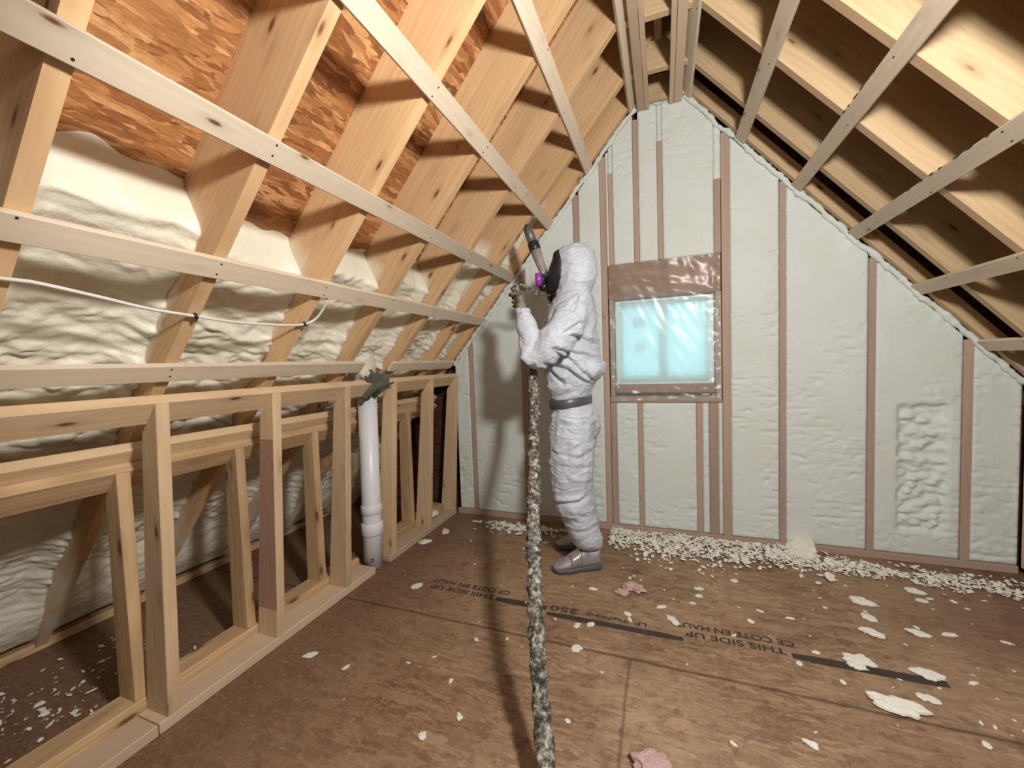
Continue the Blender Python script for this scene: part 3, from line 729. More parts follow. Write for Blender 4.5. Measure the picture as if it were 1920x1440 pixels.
# ------------------------------------------------------------------ cable
cp = [(-1.318, .10, 1.376), (-1.318, .434, 1.374), (-1.318, .488, 1.373), (-1.331, .599, 1.359), (-1.344, .712, 1.343), (-1.351, .833, 1.335), (-1.357, .96, 1.328), (-1.356, 1.121, 1.330), (-1.348, 1.227, 1.339), (-1.328, 1.272, 1.362), (-1.298, 1.285, 1.40), (-1.27, 1.283, 1.44), (-1.30, 1.285, 1.50)]
cab = tube('electric_cable', catmull(cp, 8), .0048, M['cable'], seg=8); tag(cab, 'white electric cable strung across the left rafters', 'cable')
for y in (.833, 1.235):
    x, z = (-1.351, 1.335) if y < 1 else (-1.347, 1.341)
    bm = bmesh.new(); bmesh.ops.create_cube(bm, size=1)
    bmesh.ops.scale(bm, vec=(.012, .010, .020), verts=bm.verts); bmesh.ops.bevel(bm, geom=bm.edges[:], offset=.002, segments=1, affect='EDGES'); bmesh.ops.rotate(bm, matrix=Matrix.Rotation(R(-40), 3, 'Y'), verts=bm.verts)
    bmesh.ops.translate(bm, vec=(x+.003, y, z), verts=bm.verts)
    o = finish('staple', bm, M['staple'], cab); o['label'] = 'black cable staple'

# ------------------------------------------------------------------ plastic sheet over the window
bm = bmesh.new(); nx, nzc = 90, 120; gridv = []
for i in range(nx+1):
    row = []
    for j in range(nzc+1):
        x = -.325+.65*i/nx; z = .885+.885*j/nzc
        ex = min(x+.325, .325-x); ez_ = min(z-.885, 1.77-z)
        d = .006*nz(x*6, z*3)+.004*nz(x*20+z*9, z*8)
        d += .006*sst(.10, 0, ex)*nz(x*30, z*26, 3)+.010*sst(.12, 0, z-.885)*abs(nz(x*9, z*30, 5))
        if z > 1.5: d += .008*nz(x*5+z*14, z*9, 2)
        row.append(bm.verts.new((x, 2.732-d*1.2-.003, z)))
    gridv.append(row)
for i in range(nx):
    for j in range(nzc): bm.faces.new((gridv[i][j], gridv[i+1][j], gridv[i+1][j+1], gridv[i][j+1]))
sheet = finish('plastic_sheet', bm, M['plastic'], smooth=True); tag(sheet, 'clear wrinkled plastic sheet stapled over the window and its header', 'plastic sheet')

# ------------------------------------------------------------------ printed lettering on the floor
floor_o = bpy.data.objects['floor']
def print_text(txt, x_right, y_base, size, width=None):
    cu = bpy.data.curves.new('t', 'FONT'); cu.body = txt; cu.size = size; cu.align_x = 'LEFT'; cu.offset = size*.018
    o = bpy.data.objects.new('t', cu); COL.objects.link(o); dg = bpy.context.evaluated_depsgraph_get()
    me = bpy.data.meshes.new_from_object(o.evaluated_get(dg)); bpy.data.objects.remove(o)
    xs = [v.co.x for v in me.vertices]; wd = max(xs)-min(xs); k = (width/wd) if width else 1
    for v in me.vertices: v.co = Vector((x_right-(v.co.x-min(xs))*k, y_base-v.co.y, .0012))
    me.materials.append(M['ink']); q = bpy.data.objects.new('printed_lettering', me); COL.objects.link(q); q.parent = floor_o; q.matrix_parent_inverse = floor_o.matrix_world.inverted()
def stripe(x0, x1, y0, y1, ragged=True):
    bm = bmesh.new(); n = int((x1-x0)/.008)+1; lo = []; hi = []
    for i in range(n+1):
        x = x0+(x1-x0)*i/n; e = .72+.28*min(sst(0, .08, x-x0), sst(0, .08, x1-x)); mid = (y0+y1)/2; h = (y1-y0)/2*e
        lo.append(bm.verts.new((x, mid-h+.002*nz(x*60), .0009))); hi.append(bm.verts.new((x, mid+h+.002*nz(x*50, 3), .0009)))
    for i in range(n): bm.faces.new((lo[i], lo[i+1], hi[i+1], hi[i]))
    q = finish('printed_stripe', bm, M['ink']); q.parent = floor_o; q.matrix_parent_inverse = floor_o.matrix_world.inverted()
print_text('THIS SIDE UP', .43, 1.787, .048, .36); print_text('CE COTE EN HAUT', .47, 1.843, .048, .44)
print_text('THIS SIDE UP', -.80, 1.787, .048, .36); print_text('CE COTE EN HAUT', -.74, 1.843, .048, .44)
print_text('350', -.385, 1.795, .055, .13); print_text('TopNotch', -.16, 1.785, .030, .19); print_text('LP', -.085, 1.787, .036, .05)
stripe(-.52, .06, 1.712, 1.745); stripe(.445, .90, 1.735, 1.775); stripe(-.79, -.53, 1.745, 1.785)

# ------------------------------------------------------------------ hose
hp = [(-.22, -.2, .034), (-.225, .35, .034), (-.245, .70, .036), (-.285, .90, .065), (-.33, 1.02, .18), (-.36, 1.09, .28), (-.385, 1.16, .38), (-.42, 1.27, .475), (-.45, 1.36, .54), (-.485, 1.49, .63), (-.535, 1.66, .735), (-.575, 1.80, .84), (-.608, 1.93, .97), (-.646, 2.02, 1.10), (-.676, 2.06, 1.241), (-.703, 2.055, 1.398), (-.716, 2.045, 1.482), (-.735, 2.05, 1.562)]
hpts = catmull(hp, 34)
hose = tube('spray_hose', hpts, [.0235]*(len(hpts)), M['hose'], seg=28, bump=lambda q: .009*nz(q.x*36, q.y*36, q.z*36)+.006*nz(q.x*95, q.y*95, q.z*95)+.003*nz(q.x*190, q.y*190, q.z*190))
tag(hose, 'thick foam crusted spray hose rising from the floor to the worker\'s hand', 'hose')
for k in range(2):
    a = catmull([(-.735, 2.05, 1.557), (-.705, 2.08, 1.575-.006*k), (-.65, 2.14, 1.545-.014*k), (-.615, 2.21, 1.545-.008*k), (-.605, 2.26, 1.565)], 8)
    o = tube('whip_line', a, .0055, M['hose'], hose, seg=8)

# ------------------------------------------------------------------ spray gun
gun = empty('spray_gun', (-.62, 2.28, 1.58)); tag(gun, 'grey spray gun with black collar pointed up at the roof bay', 'spray gun')
def gp(t):  # along the gun from grip to nozzle
    A_, B_ = Vector((-.612, 2.27, 1.60)), Vector((-.735, 2.28, 1.955)); return A_.lerp(B_, t)-Vector((-.62, 2.28, 1.58))
tube('gun_body', [gp(0), gp(.15), gp(.4), gp(.58)], [.019, .021, .027, .031], M['clearwrap'], gun, seg=18, bump=lambda q: .003*nz(q.x*60, q.y*60, q.z*60))
tube('collar', [gp(.56), gp(.58), gp(.68), gp(.70)], [.030, .034, .034, .030], M['black'], gun, seg=20)
tube('barrel', [gp(.69), gp(.86), gp(.96)], [.028, .027, .024], M['gun'], gun, seg=20)
tube('nozzle', [gp(.96), gp(1.0)], [.015, .010], M['black'], gun, seg=14)
tube('grip', [Vector((.004, -.01, .03)), Vector((.012, -.005, -.02)), Vector((.02, 0, -.07))], [.017, .018, .016], M['black'], gun, seg=12)

# ------------------------------------------------------------------ the worker
def loft(bm, secs, seg=28):
    rings = []
    for (x, y, z), rx, ry, *tilt in secs:
        tl = tilt[0] if tilt else 0
        rings.append([bm.verts.new((x+rx*math.cos(2*math.pi*k/seg), y+ry*math.sin(2*math.pi*k/seg), z+tl*math.cos(2*math.pi*k/seg))) for k in range(seg)])
    for a, b_ in zip(rings[:-1], rings[1:]):
        for k in range(seg): bm.faces.new((a[k], a[(k+1) % seg], b_[(k+1) % seg], b_[k]))
    bm.faces.new(rings[0][::-1]); bm.faces.new(rings[-1])
def limb(bm, pts, seg=18):
    ps = [Vector(p[0]) for p in pts]; rs = [p[1] for p in pts]
    cp_ = catmull(ps, 5); rings = []; prev = None
    for i, p in enumerate(cp_):
        q = i/5; k = min(int(q), len(rs)-2); rd = rs[k]+(rs[k+1]-rs[k])*(q-k)
        t = (cp_[min(i+1, len(cp_)-1)]-cp_[max(0, i-1)]).normalized()
        a = t.orthogonal().normalized() if prev is None else (prev-t*prev.dot(t)).normalized(); prev = a; b_ = t.cross(a)
        rings.append([bm.verts.new(p+(a*math.cos(2*math.pi*j/seg)+b_*math.sin(2*math.pi*j/seg))*rd) for j in range(seg)])
    for A_, B_ in zip(rings[:-1], rings[1:]):
        for j in range(seg): bm.faces.new((A_[j], A_[(j+1) % seg], B_[(j+1) % seg], B_[j]))
    bm.faces.new(rings[0][::-1]); bm.faces.new(rings[-1])
def ball(bm, c, r_, sub=3):
    r = bmesh.ops.create_icosphere(bm, subdivisions=sub, radius=1)
    for v in r['verts']: v.co = Vector((v.co.x*r_[0]+c[0], v.co.y*r_[1]+c[1], v.co.z*r_[2]+c[2]))
def remesh(name, bm, mat, vox, parent, disp=None, smooth_it=2):
    bmesh.ops.recalc_face_normals(bm, faces=bm.faces)
    me = bpy.data.meshes.new('tmp'); bm.to_mesh(me); bm.free(); o = bpy.data.objects.new('tmp', me); COL.objects.link(o)
    md = o.modifiers.new('r', 'REMESH'); md.mode = 'VOXEL'; md.voxel_size = vox
    ms = o.modifiers.new('s', 'SMOOTH'); ms.iterations = smooth_it; ms.factor = .5
    dg = bpy.context.evaluated_depsgraph_get(); dg.update(); m2 = bpy.data.meshes.new_from_object(o.evaluated_get(dg)); bpy.data.objects.remove(o)
    if disp:
        nr = [v.normal.copy() for v in m2.vertices]
        for v, n_ in zip(m2.vertices, nr): v.co += n_*disp(v.co, n_)
    m2.polygons.foreach_set('use_smooth', [True]*len(m2.polygons)); m2.materials.clear(); m2.materials.append(mat); m2.name = name
    q = bpy.data.objects.new(name, m2); COL.objects.link(q)
    if parent: q.parent = parent
    return q
# body inside the clothes
bm = bmesh.new()
loft(bm, [((-.475, 2.22, .92), .08, .115), ((-.475, 2.22, 1.05), .085, .12), ((-.45, 2.22, 1.25), .10, .155), ((-.445, 2.22, 1.38), .09, .165), ((-.445, 2.22, 1.45), .05, .07), ((-.45, 2.22, 1.52), .05, .05)])
ball(bm, (-.455, 2.2, 1.645), (.092, .073, .115)); ball(bm, (-.548, 2.195, 1.635), (.022, .015, .024)); ball(bm, (-.52, 2.195, 1.56), (.03, .035, .03)); ball(bm, (-.45, 2.122, 1.64), (.02, .012, .03)); ball(bm, (-.45, 2.272, 1.64), (.02, .012, .03))
for sy in (-.028, .028): ball(bm, (-.538, 2.195+sy, 1.655), (.013, .014, .011), 2)
ball(bm, (-.546, 2.195, 1.592), (.012, .024, .009), 2)
limb(bm, [((-.475, 2.16, .95), .068), ((-.475, 2.13, .7), .075), ((-.48, 2.13, .48), .055), ((-.425, 2.16, .27), .045), ((-.40, 2.18, .185), .034)])
limb(bm, [((-.475, 2.27, .95), .068), ((-.48, 2.31, .7), .075), ((-.50, 2.34, .48), .055), ((-.465, 2.38, .27), .045), ((-.45, 2.40, .185), .034)])
limb(bm, [((-.45, 2.09, 1.38), .05), ((-.52, 1.97, 1.24), .045), ((-.59, 1.94, 1.18), .038), ((-.64, 1.955, 1.30), .034), ((-.668, 1.985, 1.42), .024)])
limb(bm, [((-.45, 2.36, 1.38), .05), ((-.53, 2.41, 1.31), .045), ((-.60, 2.41, 1.29), .038), ((-.592, 2.35, 1.41), .030), ((-.588, 2.32, 1.47), .022)])
person = remesh('person', bm, M['skin'], .012, None)
tag(person, 'person in a white hooded coverall and black respirator spraying foam by the end wall', 'person')
# coverall with hood
bm = bmesh.new(); YC = 2.215
loft(bm, [((-.435, 2.20, 1.785), .03, .035), ((-.437, 2.20, 1.772), .075, .065), ((-.437, 2.2, 1.74), .102, .092), ((-.436, 2.2, 1.69), .112, .102), ((-.434, 2.2, 1.62), .112, .105), ((-.436, 2.2, 1.575), .105, .10), ((-.446, 2.205, 1.53), .094, .098),
          ((-.452, 2.21, 1.49), .112, .140), ((-.468, YC, 1.44), .130, .185), ((-.475, YC, 1.38), .145, .20), ((-.488, YC, 1.27), .155, .195), ((-.478, YC, 1.18), .160, .185), ((-.468, YC, 1.11), .168, .185), ((-.492, YC, 1.03), .142, .175), ((-.488, YC, .98), .116, .160), ((-.487, YC, .935), .106, .150),
          ((-.474, YC, .885), .126, .165), ((-.468, YC, .80), .142, .175), ((-.468, YC, .74), .13, .16)], 32)
ball(bm, (-.375, 2.2, 1.12), (.088, .13, .075))                        # fabric ballooning over the small of the back
ball(bm, (-.50, 2.17, 1.02), (.115, .14, .07))                         # blouse over the belt in front
ball(bm, (-.505, 2.2, 1.525), (.050, .066, .045))                       # collar under the chin
limb(bm, [((-.46, 2.13, .86), .125), ((-.474, 2.12, .70), .130), ((-.480, 2.12, .56), .122), ((-.486, 2.12, .46), .108), ((-.472, 2.13, .39), .112), ((-.452, 2.145, .33), .098), ((-.430, 2.155, .25), .090), ((-.412, 2.165, .20), .088), ((-.395, 2.18, .160), .080), ((-.393, 2.185, .130), .060)])
limb(bm, [((-.46, 2.29, .86), .125), ((-.478, 2.31, .70), .120), ((-.492, 2.335, .5), .100), ((-.475, 2.37, .33), .085), ((-.452, 2.40, .2), .08), ((-.440, 2.415, .12), .06)])
limb(bm, [((-.430, 2.08, 1.40), .095), ((-.46, 2.00, 1.32), .090), ((-.515, 1.955, 1.245), .086), ((-.578, 1.935, 1.185), .070), ((-.602, 1.935, 1.19), .066), ((-.630, 1.95, 1.28), .060), ((-.655, 1.968, 1.355), .052), ((-.668, 1.98, 1.405), .042)])
limb(bm, [((-.44, 2.34, 1.40), .09), ((-.52, 2.40, 1.34), .082), ((-.585, 2.405, 1.30), .068), ((-.595, 2.37, 1.37), .056), ((-.588, 2.32, 1.46), .048), ((-.588, 2.305, 1.50), .042)])
CREASE = [(-0.433, 1.294, -0.37, 1.34), (-0.482, 1.216, -0.307, 1.158), (-0.488, 1.205, -0.421, 1.134), (-0.421, 1.134, -0.354, 1.059), (-0.537, 1.144, -0.456, 1.101), (-0.456, 1.101, -0.372, 1.042), (-0.568, 1.115, -0.481, 1.038), (-0.411, 1.275, -0.339, 1.238), (-0.663, 1.219, -0.635, 1.135), (-0.702, 1.256, -0.652, 1.159), (-0.419, 1.411, -0.388, 1.486), (-0.505, 0.765, -0.333, 0.706), (-0.552, 0.689, -0.405, 0.659), (-0.405, 0.659, -0.326, 0.692), (-0.539, 0.615, -0.35, 0.604), (-0.503, 0.838, -0.316, 0.813), (-0.482, 0.545, -0.352, 0.503), (-0.546, 0.406, -0.412, 0.425), (-0.412, 0.425, -0.339, 0.468), (-0.457, 0.354, -0.314, 0.325), (-0.445, 0.251, -0.308, 0.282), (-0.546, 0.896, -0.427, 0.919)]
def folds(p, n_):
    x, y, z = p
    near = sst(2.32, 2.22, y)
    d = 0
    wx, wz = x+.010*nz(x*14, z*14, 2), z+.012*nz(x*12, z*12, 5)
    for ax, az, bx, bz in CREASE:
        if abs(wz-(az+bz)/2) > .12 or (az+int(ax*1000)) % 3 > 2.6: continue
        dx, dz = bx-ax, bz-az; L2 = dx*dx+dz*dz; t = ((wx-ax)*dx+(wz-az)*dz)/L2; tc_ = max(0, min(1, t))
        L = math.sqrt(L2); sd = ((wx-ax)*-dz+(wz-az)*dx)/L; dist = math.hypot(wx-ax-tc_*dx, wz-az-tc_*dz)
        fade = sst(-.25, .15, t)*sst(1.25, .85, t)
        kk = 1 if az > .9 else (.9 if .40 < az < .43 else .25)
        d -= .017*kk*math.exp(-(dist/.0095)**2)*fade
        d += .011*kk*math.exp(-((sd-.022)/.016)**2)*fade*(1 if dist < .06 else 0)
    d *= near
    a = abs(noise.noise(Vector((x*5.2+z*3.6, y*6, z*5.5-x*4))))
    b_ = abs(noise.noise(Vector((x*11-z*10+nz(x*6, z*6)*.8, y*9+3, z*9+x*10))))
    c_ = abs(noise.noise(Vector((x*15+z*14, y*15+7, z*19-x*12))))
    amp = .009 if z > .86 else .009
    if z > 1.48: amp = .006
    d += amp*(.55-a**.6*1.5)+.6*amp*(.5-b_**.7*1.5)+.42*amp*(.4-c_**.7*1.3)
    belt = sst(.0, .04, abs(z-.935))
    if z > 1.50 or z < .86: belt = max(belt, .2)
    if z < .20 or (x < -.655 and z > 1.3): d *= .5
    return d*belt-.002
suit = remesh('coverall', bm, M['suit'], .0065, person, folds, 2)
suit['label'] = 'white hooded disposable coverall'
# grey tape round the waist, and round the ankles
def band(name, c, rx, ry, z0, z1, mat, tilt=0, parent=person, seg=40):
    bm = bmesh.new(); rings = []
    for rd, z in ((.0, z0), (.004, z0+.003), (.005, (z0+z1)/2), (.004, z1-.003), (.0, z1)):
        rings.append([bm.verts.new((c[0]+(rx+rd)*math.cos(2*math.pi*k/seg), c[1]+(ry+rd)*math.sin(2*math.pi*k/seg), z+tilt*math.cos(2*math.pi*k/seg)+.002*nz(k*.6, z*9))) for k in range(seg)])
    for a, b_ in zip(rings[:-1], rings[1:]):
        for k in range(seg): bm.faces.new((a[k], a[(k+1) % seg], b_[(k+1) % seg], b_[k]))
    bmesh.ops.recalc_face_normals(bm, faces=bm.faces); return finish(name, bm, mat, parent, smooth=True)
band('waist_tape', (-.487, YC), .112, .158, .908, .956, M['belt'], .012)['label'] = 'dark grey tape around the waist'
# shoes
def shoe(heel, toe, label):
    heel, toe = Vector((*heel, 0)), Vector((*toe, 0)); d = (toe-heel); L_ = d.length; d.normalize(); n_ = Vector((-d.y, d.x, 0))
    root = empty('shoe', (0, 0, 0)); root.parent = person; root['label'] = label
    def sec(t, hw, z0, z1, top):
        c = heel+d*(t*L_); out = []
        for k in range(20):
            a = 2*math.pi*k/20; ca, sa = math.cos(a), math.sin(a)
            zz = z0+(z1-z0)*(.5+.5*sa) if top else z0+(z1-z0)*(.5+.5*max(-1, min(1, sa*1.6)))
            out.append(c+n_*hw*(abs(ca)**.7)*(1 if ca > 0 else -1)+Vector((0, 0, zz)))
        return out
    def build(name, secs, mat):
        bm = bmesh.new(); rings = [[bm.verts.new(p) for p in s_] for s_ in secs]
        for a, b_ in zip(rings[:-1], rings[1:]):
            for k in range(20): bm.faces.new((a[k], a[(k+1) % 20], b_[(k+1) % 20], b_[k]))
        bm.faces.new(rings[0][::-1]); bm.faces.new(rings[-1]); bmesh.ops.recalc_face_normals(bm, faces=bm.faces)
        return finish(name, bm, mat, root, smooth=True)
    build('sole', [sec(0, .018, .006, .03, 0), sec(.03, .033, .002, .034, 0), sec(.15, .038, .001, .034, 0), sec(.4, .036, .001, .030, 0), sec(.7, .047, .001, .030, 0), sec(.9, .040, .003, .030, 0), sec(.98, .022, .010, .032, 0), sec(1.0, .008, .016, .03, 0)], M['sole'])
    build('upper', [sec(.01, .012, .03, .07, 1), sec(.04, .034, .028, .125, 1), sec(.18, .040, .025, .150, 1), sec(.33, .041, .022, .140, 1), sec(.5, .040, .022, .105, 1), sec(.7, .043, .022, .074, 1), sec(.88, .036, .022, .050, 1), sec(.96, .022, .024, .042, 1), sec(.985, .008, .026, .036, 1)], M['shoe'])
    tp = build('tape', [sec(.42, .0425, .030, .124, 1), sec(.46, .0430, .030, .116, 1), sec(.60, .0440, .028, .093, 1), sec(.66, .0450, .028, .083, 1)], M['tape'])
    tp['label'] = 'shiny silver tape over the instep'
    c = heel+d*(.19*L_)
    bm = bmesh.new(); loft(bm, [((c.x, c.y, .06), .040, .036), ((c.x, c.y, .10), .050, .044), ((c.x-.002, c.y, .13), .052, .047), ((c.x-.006, c.y, .165), .050, .046)], 20); bmesh.ops.recalc_face_normals(bm, faces=bm.faces); finish('shoe_cover', bm, M['suit'], root, smooth=True)
    bm = bmesh.new(); loft(bm, [((c.x, c.y, .118), .050, .046), ((c.x-.002, c.y, .125), .058, .053), ((c.x-.004, c.y, .142), .060, .055)], 20); bmesh.ops.recalc_face_normals(bm, faces=bm.faces); q = finish('ankle_tape', bm, M['belt'], root, smooth=True)
    return root
shoe((-.345, 2.215), (-.585, 2.085), 'near shoe, grey with silver tape, toe pointing left')
shoe((-.405, 2.435), (-.645, 2.375), 'far shoe, dark and dusty in the shadow')
# respirator
mask = empty('respirator', (0, 0, 0)); mask.parent = person; mask['label'] = 'black full face respirator with purple filter'
bm = bmesh.new()
loft(bm, [((-.515, 2.195, 1.765), .020, .020), ((-.515, 2.195, 1.745), .040, .055), ((-.510, 2.195, 1.70), .052, .078), ((-.512, 2.195, 1.65), .072, .084), ((-.518, 2.195, 1.605), .092, .078), ((-.522, 2.195, 1.575), .086, .062), ((-.525, 2.195, 1.552), .058, .045), ((-.52, 2.195, 1.54), .03, .03)], 28)
remesh('facepiece', bm, M['black'], .006, mask)
bm = bmesh.new(); loft(bm, [((-.520, 2.195, 1.745), .034, .045), ((-.530, 2.195, 1.70), .036, .060), ((-.542, 2.195, 1.655), .044, .066), ((-.555, 2.195, 1.622), .046, .055)], 28); bmesh.ops.recalc_face_normals(bm, faces=bm.faces)
finish('visor', bm, M['visor'], mask, smooth=True)
def disc(name, c, ax, r_, h, mat, par):
    c, ax = Vector(c), Vector(ax).normalized(); return tube(name, [c-ax*h/2, c-ax*(h/2-.003), c+ax*(h/2-.003), c+ax*h/2], [r_-.004, r_, r_, r_-.004], mat, par, seg=28)
for sy in (-1, 1):
    c = Vector((-.632, 2.195+sy*.052, 1.605)); ax = (-.93, sy*.34, -.05)
    disc('filter_mount', c+Vector((.018, -sy*.006, 0)), ax, .030, .03, M['black'], mask)
    q = disc('filter', c, ax, .037, .030, M['purple'], mask); q['label'] = 'purple filter cartridge'
    disc('filter_rim', c+Vector((.017, -sy*.006, .001)), ax, .039, .006, M['gun'], mask)
tube('exhale_valve', [(-.600, 2.195, 1.585), (-.628, 2.195, 1.570), (-.640, 2.195, 1.563)], [.026, .024, .018], M['black'], mask, seg=20)
# gloved hands: palm and five separate fingers closed on what they hold
def hand(name, wrist, palm, around, axis, thumb_side, mat, rg, label):
    """fingers curl round the point 'around' on a bar with direction 'axis' and radius rg"""
    root = empty(name, (0, 0, 0)); root.parent = person; root['label'] = label
    wrist, palm, around, axis = Vector(wrist), Vector(palm), Vector(around), Vector(axis).normalized()
    bm = bmesh.new(); to = (palm-around); to -= axis*to.dot(axis); to.normalize(); side = axis.cross(to)
    limb(bm, [(wrist, .026), (wrist.lerp(palm, .5), .029), (palm, .030)], 14)
    # palm as a flattened pad beside the bar
    for k in range(-3, 4): ball(bm, palm+axis*k*.011+to*.002, (.021, .021, .018), 2)
    for i, (o_, ln) in enumerate(((.036, .92), (.013, 1.0), (-.010, .96), (-.032, .80))):
        pts = []
        for q in range(7):
            an = thumb_side*(R(10)+R(235)*ln*q/6); d = to*math.cos(an)+side*math.sin(an)
            pts.append((around+axis*(o_+.003*math.sin(q))+d*(rg+.0105), .0115-.0006*q))
        limb(bm, pts, 10)
    pts = []
    for q in range(5):
        an = -thumb_side*(R(5)+R(135)*q/4); d = to*math.cos(an)+side*math.sin(an)
        pts.append((around+axis*(.030+.012*q/4*2)+d*(rg+.012), .0125-.0007*q))
    limb(bm, pts, 10)
    g = remesh('glove', bm, mat, .0035, root, None, 1)
    return root
hand('hand', (-.672, 1.984, 1.40), (-.688, 2.000, 1.462), (-.716, 2.047, 1.480), (-.2, .15, 1), 1, M['glove'], .026, 'near hand in a foam speckled glove closed around the hose')
hand('hand', (-.588, 2.305, 1.49), (-.590, 2.295, 1.545), (-.606, 2.275, 1.57), (-.2, 0, 1), -1, M['glove'], .018, 'far hand holding the spray gun under the mask')
bm = bmesh.new(); loft(bm, [((-.668, 1.98, 1.400), .040, .040), ((-.672, 1.982, 1.420), .040, .040), ((-.675, 1.984, 1.434), .038, .038)], 20); bmesh.ops.recalc_face_normals(bm, faces=bm.faces); finish('cuff', bm, M['suit'], person, smooth=True)

# ------------------------------------------------------------------ foam scraps on the floor
def chip_mesh(seed, mat, elong=1.6, thick=.12, pts=26, jag=.30):
    rn_ = random.Random(seed); bm = bmesh.new(); n = pts
    rad = [1+jag*.45*rn_.uniform(-1, 1)+.38*nz(math.cos(6.283*k/n)*1.3, math.sin(6.283*k/n)*1.3, seed*3.7)+.16*math.sin(6.283*k/n*2+seed*2)+0 for k in range(n)]
    mk = lambda sc, z: [bm.verts.new((rad[k]*sc*.5*math.cos(2*math.pi*k/n), rad[k]*sc*.5/elong*math.sin(2*math.pi*k/n), z+thick*.35*nz(k*.7+seed, z*3))) for k in range(n)]
    a, b_, c, d = mk(.86, .0), mk(1, thick*.35), mk(.95, thick*.8), mk(.60, thick*1.15)
    zmin = min(v.co.z for v in a)
    for v in bm.verts: v.co.z -= zmin
    for p, q in ((a, b_), (b_, c), (c, d)):
        for k in range(n): bm.faces.new((p[k], p[(k+1) % n], q[(k+1) % n], q[k]))
    bm.faces.new(a[::-1]); bm.faces.new(d); bmesh.ops.recalc_face_normals(bm, faces=bm.faces)
    me = bpy.data.meshes.new('foam_scrap'); bm.to_mesh(me); bm.free(); me.materials.append(mat); return me
CH = [chip_mesh(i, M['foam_chip'], 1.1+.25*(i % 5), .10+.03*(i % 3)) for i in range(12)]
def chip(x, y, size, rot, label, k, group=None, z=0.0, tilt=0):
    o = bpy.data.objects.new('foam_scrap', CH[k % 12]); COL.objects.link(o); o.location = (x, y, z); o.rotation_euler = (tilt, 0, rot); o.scale = (size, size, size)
    tag(o, label, 'foam scrap', group); return o
BIG = [(.690, 1.592, .150, -.25, 'largest flat white foam scrap on the right floor', 3), (.835, 2.229, .095, -.2, 'flat rounded foam scrap near the right wall foam', 2), (1.081, 2.578, .07, .1, 'foam scrap in the powder near the right of the end wall', 4),
       (.728, 2.705, .17, -.55, 'big foam slab leaning on the foot of the end wall', 5), (-.345, 1.54, .050, .2, 'triangular foam scrap right of the hose', 6), (-.313, 1.706, .034, 0, 'square translucent foam scrap beside the printed floor stripe', 0),
       (.023, 1.838, .065, -.9, 'rounded double foam scrap lying over the printed stripe', 7), (-.025, 1.924, .045, .7, 'small ragged foam scrap above the double one', 8), (.858, 1.783, .10, -.35, 'ragged foam scrap at the end of the black stripe', 9),
       (.665, 1.796, .080, -.1, 'foam scrap on the black floor stripe, upper', 10), (.648, 1.760, .060, .3, 'foam scrap on the black floor stripe, lower', 11), (.80, 1.659, .055, -.3, 'oval foam scrap above the largest one', 1),
       (-1.479, 2.207, .085, .9, 'curled foam scrap lying against the left floor plate', 2), (-1.434, 2.393, .095, 1.9, 'pointed foam scrap on the floor beyond the pipe', 3), (-1.229, 1.743, .055, .1, 'rectangular foam scrap beside the left printing', 0),
       (-1.356, 1.174, .060, .5, 'long thin foam splinter near the left plate', 9), (.95, 2.042, .08, -.6, 'long foam scrap on the far right floor', 9), (1.06, 2.07, .05, .2, 'pale foam scrap right of the long one', 4),
       (.779, 1.987, .080, -.3, 'foam scrap in the middle of the right floor', 8), (.768, 2.403, .06, .5, 'foam scrap below the leaning slab', 6), (.148, 2.138, .042, .1, 'rounded white foam chip below the shavings, upper of two', 1), (.143, 2.074, .038, -.5, 'white foam chip below the shavings, lower of two', 6),
       (-.348, 1.981, .042, .3, 'crumbly foam bit right of the near shoe', 8), (1.10, 2.40, .075, -.2, 'foam scrap left of the dark right corner', 2), (-.753, 1.466, .030, -.8, 'thin foam splinter left of the hose', 9), (.812, 2.105, .055, 0, 'foam scrap between the rounded and the middle ones', 5)]
for i, b_ in enumerate(BIG):
    tl = .45 if 'leaning' in b_[4] else 0
    chip(*b_[:5], b_[5], 'larger foam scraps on the floor', z=.022 if tl else 0, tilt=tl)
tag(blob('foam_scrap', (-1.60, 2.52, .068), (.022, .055, .022), M['foam_chip'], 9, .3, 14, 3), 'foam lump resting on the floor plate near the corner', 'foam scrap')
rn2 = random.Random(11); cnt = 0
while cnt < 150:
    x = rn2.uniform(-1.45, 1.6); y = rn2.uniform(.95, 2.5)
    dens = .22+.9*sst(0, 1.0, x)*sst(1.2, 1.9, y)+.5*sst(1.9, 2.3, y)
    if rn2.random() > dens: continue
    if -.7 < x < -.25 and 2.0 < y < 2.5: continue
    sz = rn2.choice([.008, .011, .014, .018, .024, .032])*(1 if rn2.random() > .2 else 1.3)
    chip(x, y, sz, rn2.uniform(0, 6.28), 'small white foam crumb lying loose on the brown floor', rn2.randrange(12), 'foam crumbs scattered on the floor'); cnt += 1
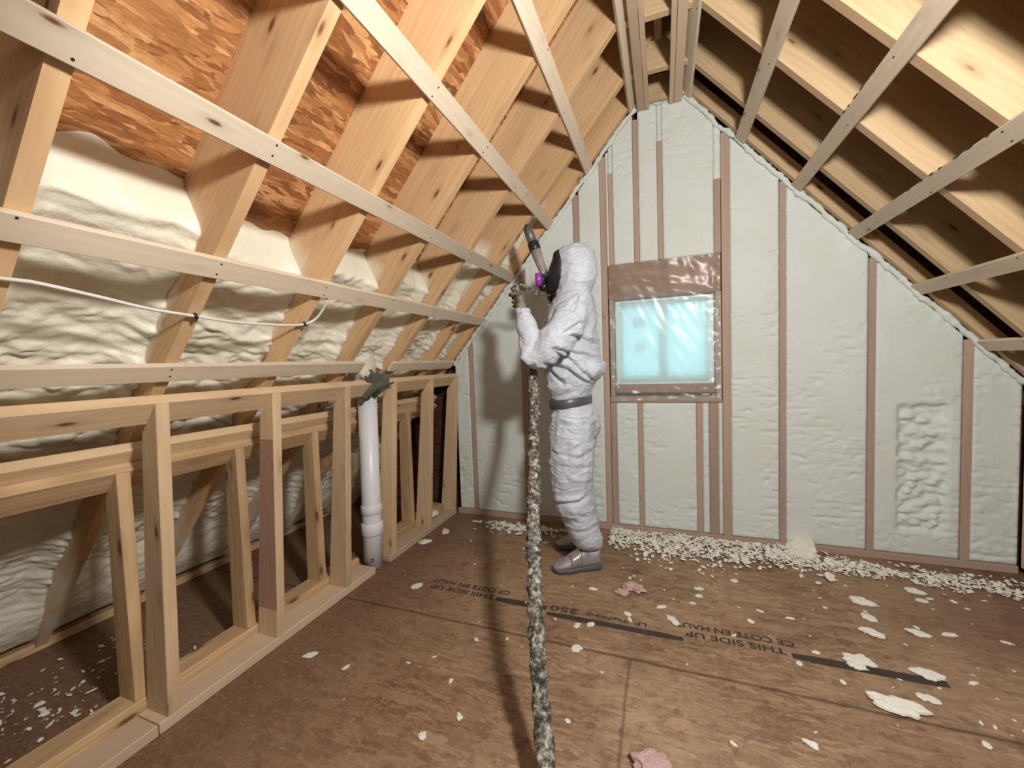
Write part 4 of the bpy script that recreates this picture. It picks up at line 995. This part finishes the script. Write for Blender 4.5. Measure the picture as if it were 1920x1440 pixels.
# the drift of shavings along the foot of the end wall: nobody could count it
def shavings(name, label, n, region, szr, seed, heap=.0):
    rn_ = random.Random(seed); bm = bmesh.new()
    for i in range(n):
        x, y = region(rn_); s = rn_.uniform(*szr)*(1 if rn_.random() > .15 else 1.8); a = rn_.uniform(0, 6.28); z = rn_.uniform(0.002, heap+.004)
        m_ = Matrix.Translation((x, y, z+.002)) @ Matrix.Rotation(a, 4, 'Z') @ Matrix.Rotation(rn_.uniform(-.5, .5), 4, 'X') @ Matrix.Rotation(rn_.uniform(-.4, .4), 4, 'Y')
        k = rn_.randint(4, 7); e = rn_.uniform(1.2, 2.8); lo = []; hi = []
        for q in range(k):
            rd = s*.5*rn_.uniform(.6, 1.2); p = Vector((rd*math.cos(6.283*q/k), rd*math.sin(6.283*q/k)/e, 0)); lo.append(bm.verts.new(m_ @ p)); hi.append(bm.verts.new(m_ @ (p*.85+Vector((0, 0, s*.12)))))
        bm.faces.new(lo[::-1]); bm.faces.new(hi)
        for q in range(k): bm.faces.new((lo[q], lo[(q+1) % k], hi[(q+1) % k], hi[q]))
    return tag(finish(name, bm, M['foam_chip']), label, 'foam shavings', kind='stuff')
def regA(r_):
    while True:
        x = r_.uniform(-.34, .80); y = 2.735-abs(r_.gauss(0, .16)); lim = 2.50-.22*math.sin(math.pi*sst(-.34, .6, x)) if x < .6 else 2.52
        if y > lim-r_.random()**2*.16: return x, y
def regB(r_):
    while True:
        x = r_.uniform(.55, 1.85); y = 2.62-.10*(x-.6)+r_.gauss(0, .055)
        if y < 2.735 and nz(x*6, y*9, 4) > -.12: return x, y
def regC(r_):
    while True:
        x = r_.gauss(-.95, .17); y = 2.62-abs(r_.gauss(0, .06))
        if -1.35 < x < -.35: return x, y
shavings('foam_shavings', 'drift of white foam shavings at the foot of the end wall under the window', 1900, regA, (.010, .034), 3, .018)
shavings('foam_shavings', 'band of white foam powder and bits along the right part of the end wall', 1500, regB, (.006, .028), 4, .008)
shavings('foam_shavings', 'small heap of foam bits at the wall foot left of the hose', 330, regC, (.010, .040), 5, .014)
def regD(r_): return -2.05+r_.gauss(0, .14), r_.choice([.62, .78, .95, .66])+r_.gauss(0, .07)
shavings('foam_shavings', 'foam specks on the dark floor behind the left knee wall', 170, regD, (.005, .022), 6, .002)
# pink fibreglass
tag(blob('fibreglass_tuft', (-.155, 2.035, .014), (.050, .034, .016), M['pink'], 2, .55, 14, 4), 'pink fibreglass tuft on the floor right of the near shoe', 'insulation tuft')
tag(blob('fibreglass_tuft', (-.205, 1.985, .010), (.030, .020, .012), M['pink'], 5, .55, 14, 4), 'smaller pink fibreglass tuft beside the larger one', 'insulation tuft')
tag(blob('fibreglass_tuft', (-.045, 1.135, .014), (.050, .035, .018), M['pink'], 7, .55, 14, 4), 'pink fibreglass tuft at the bottom edge of the picture', 'insulation tuft')
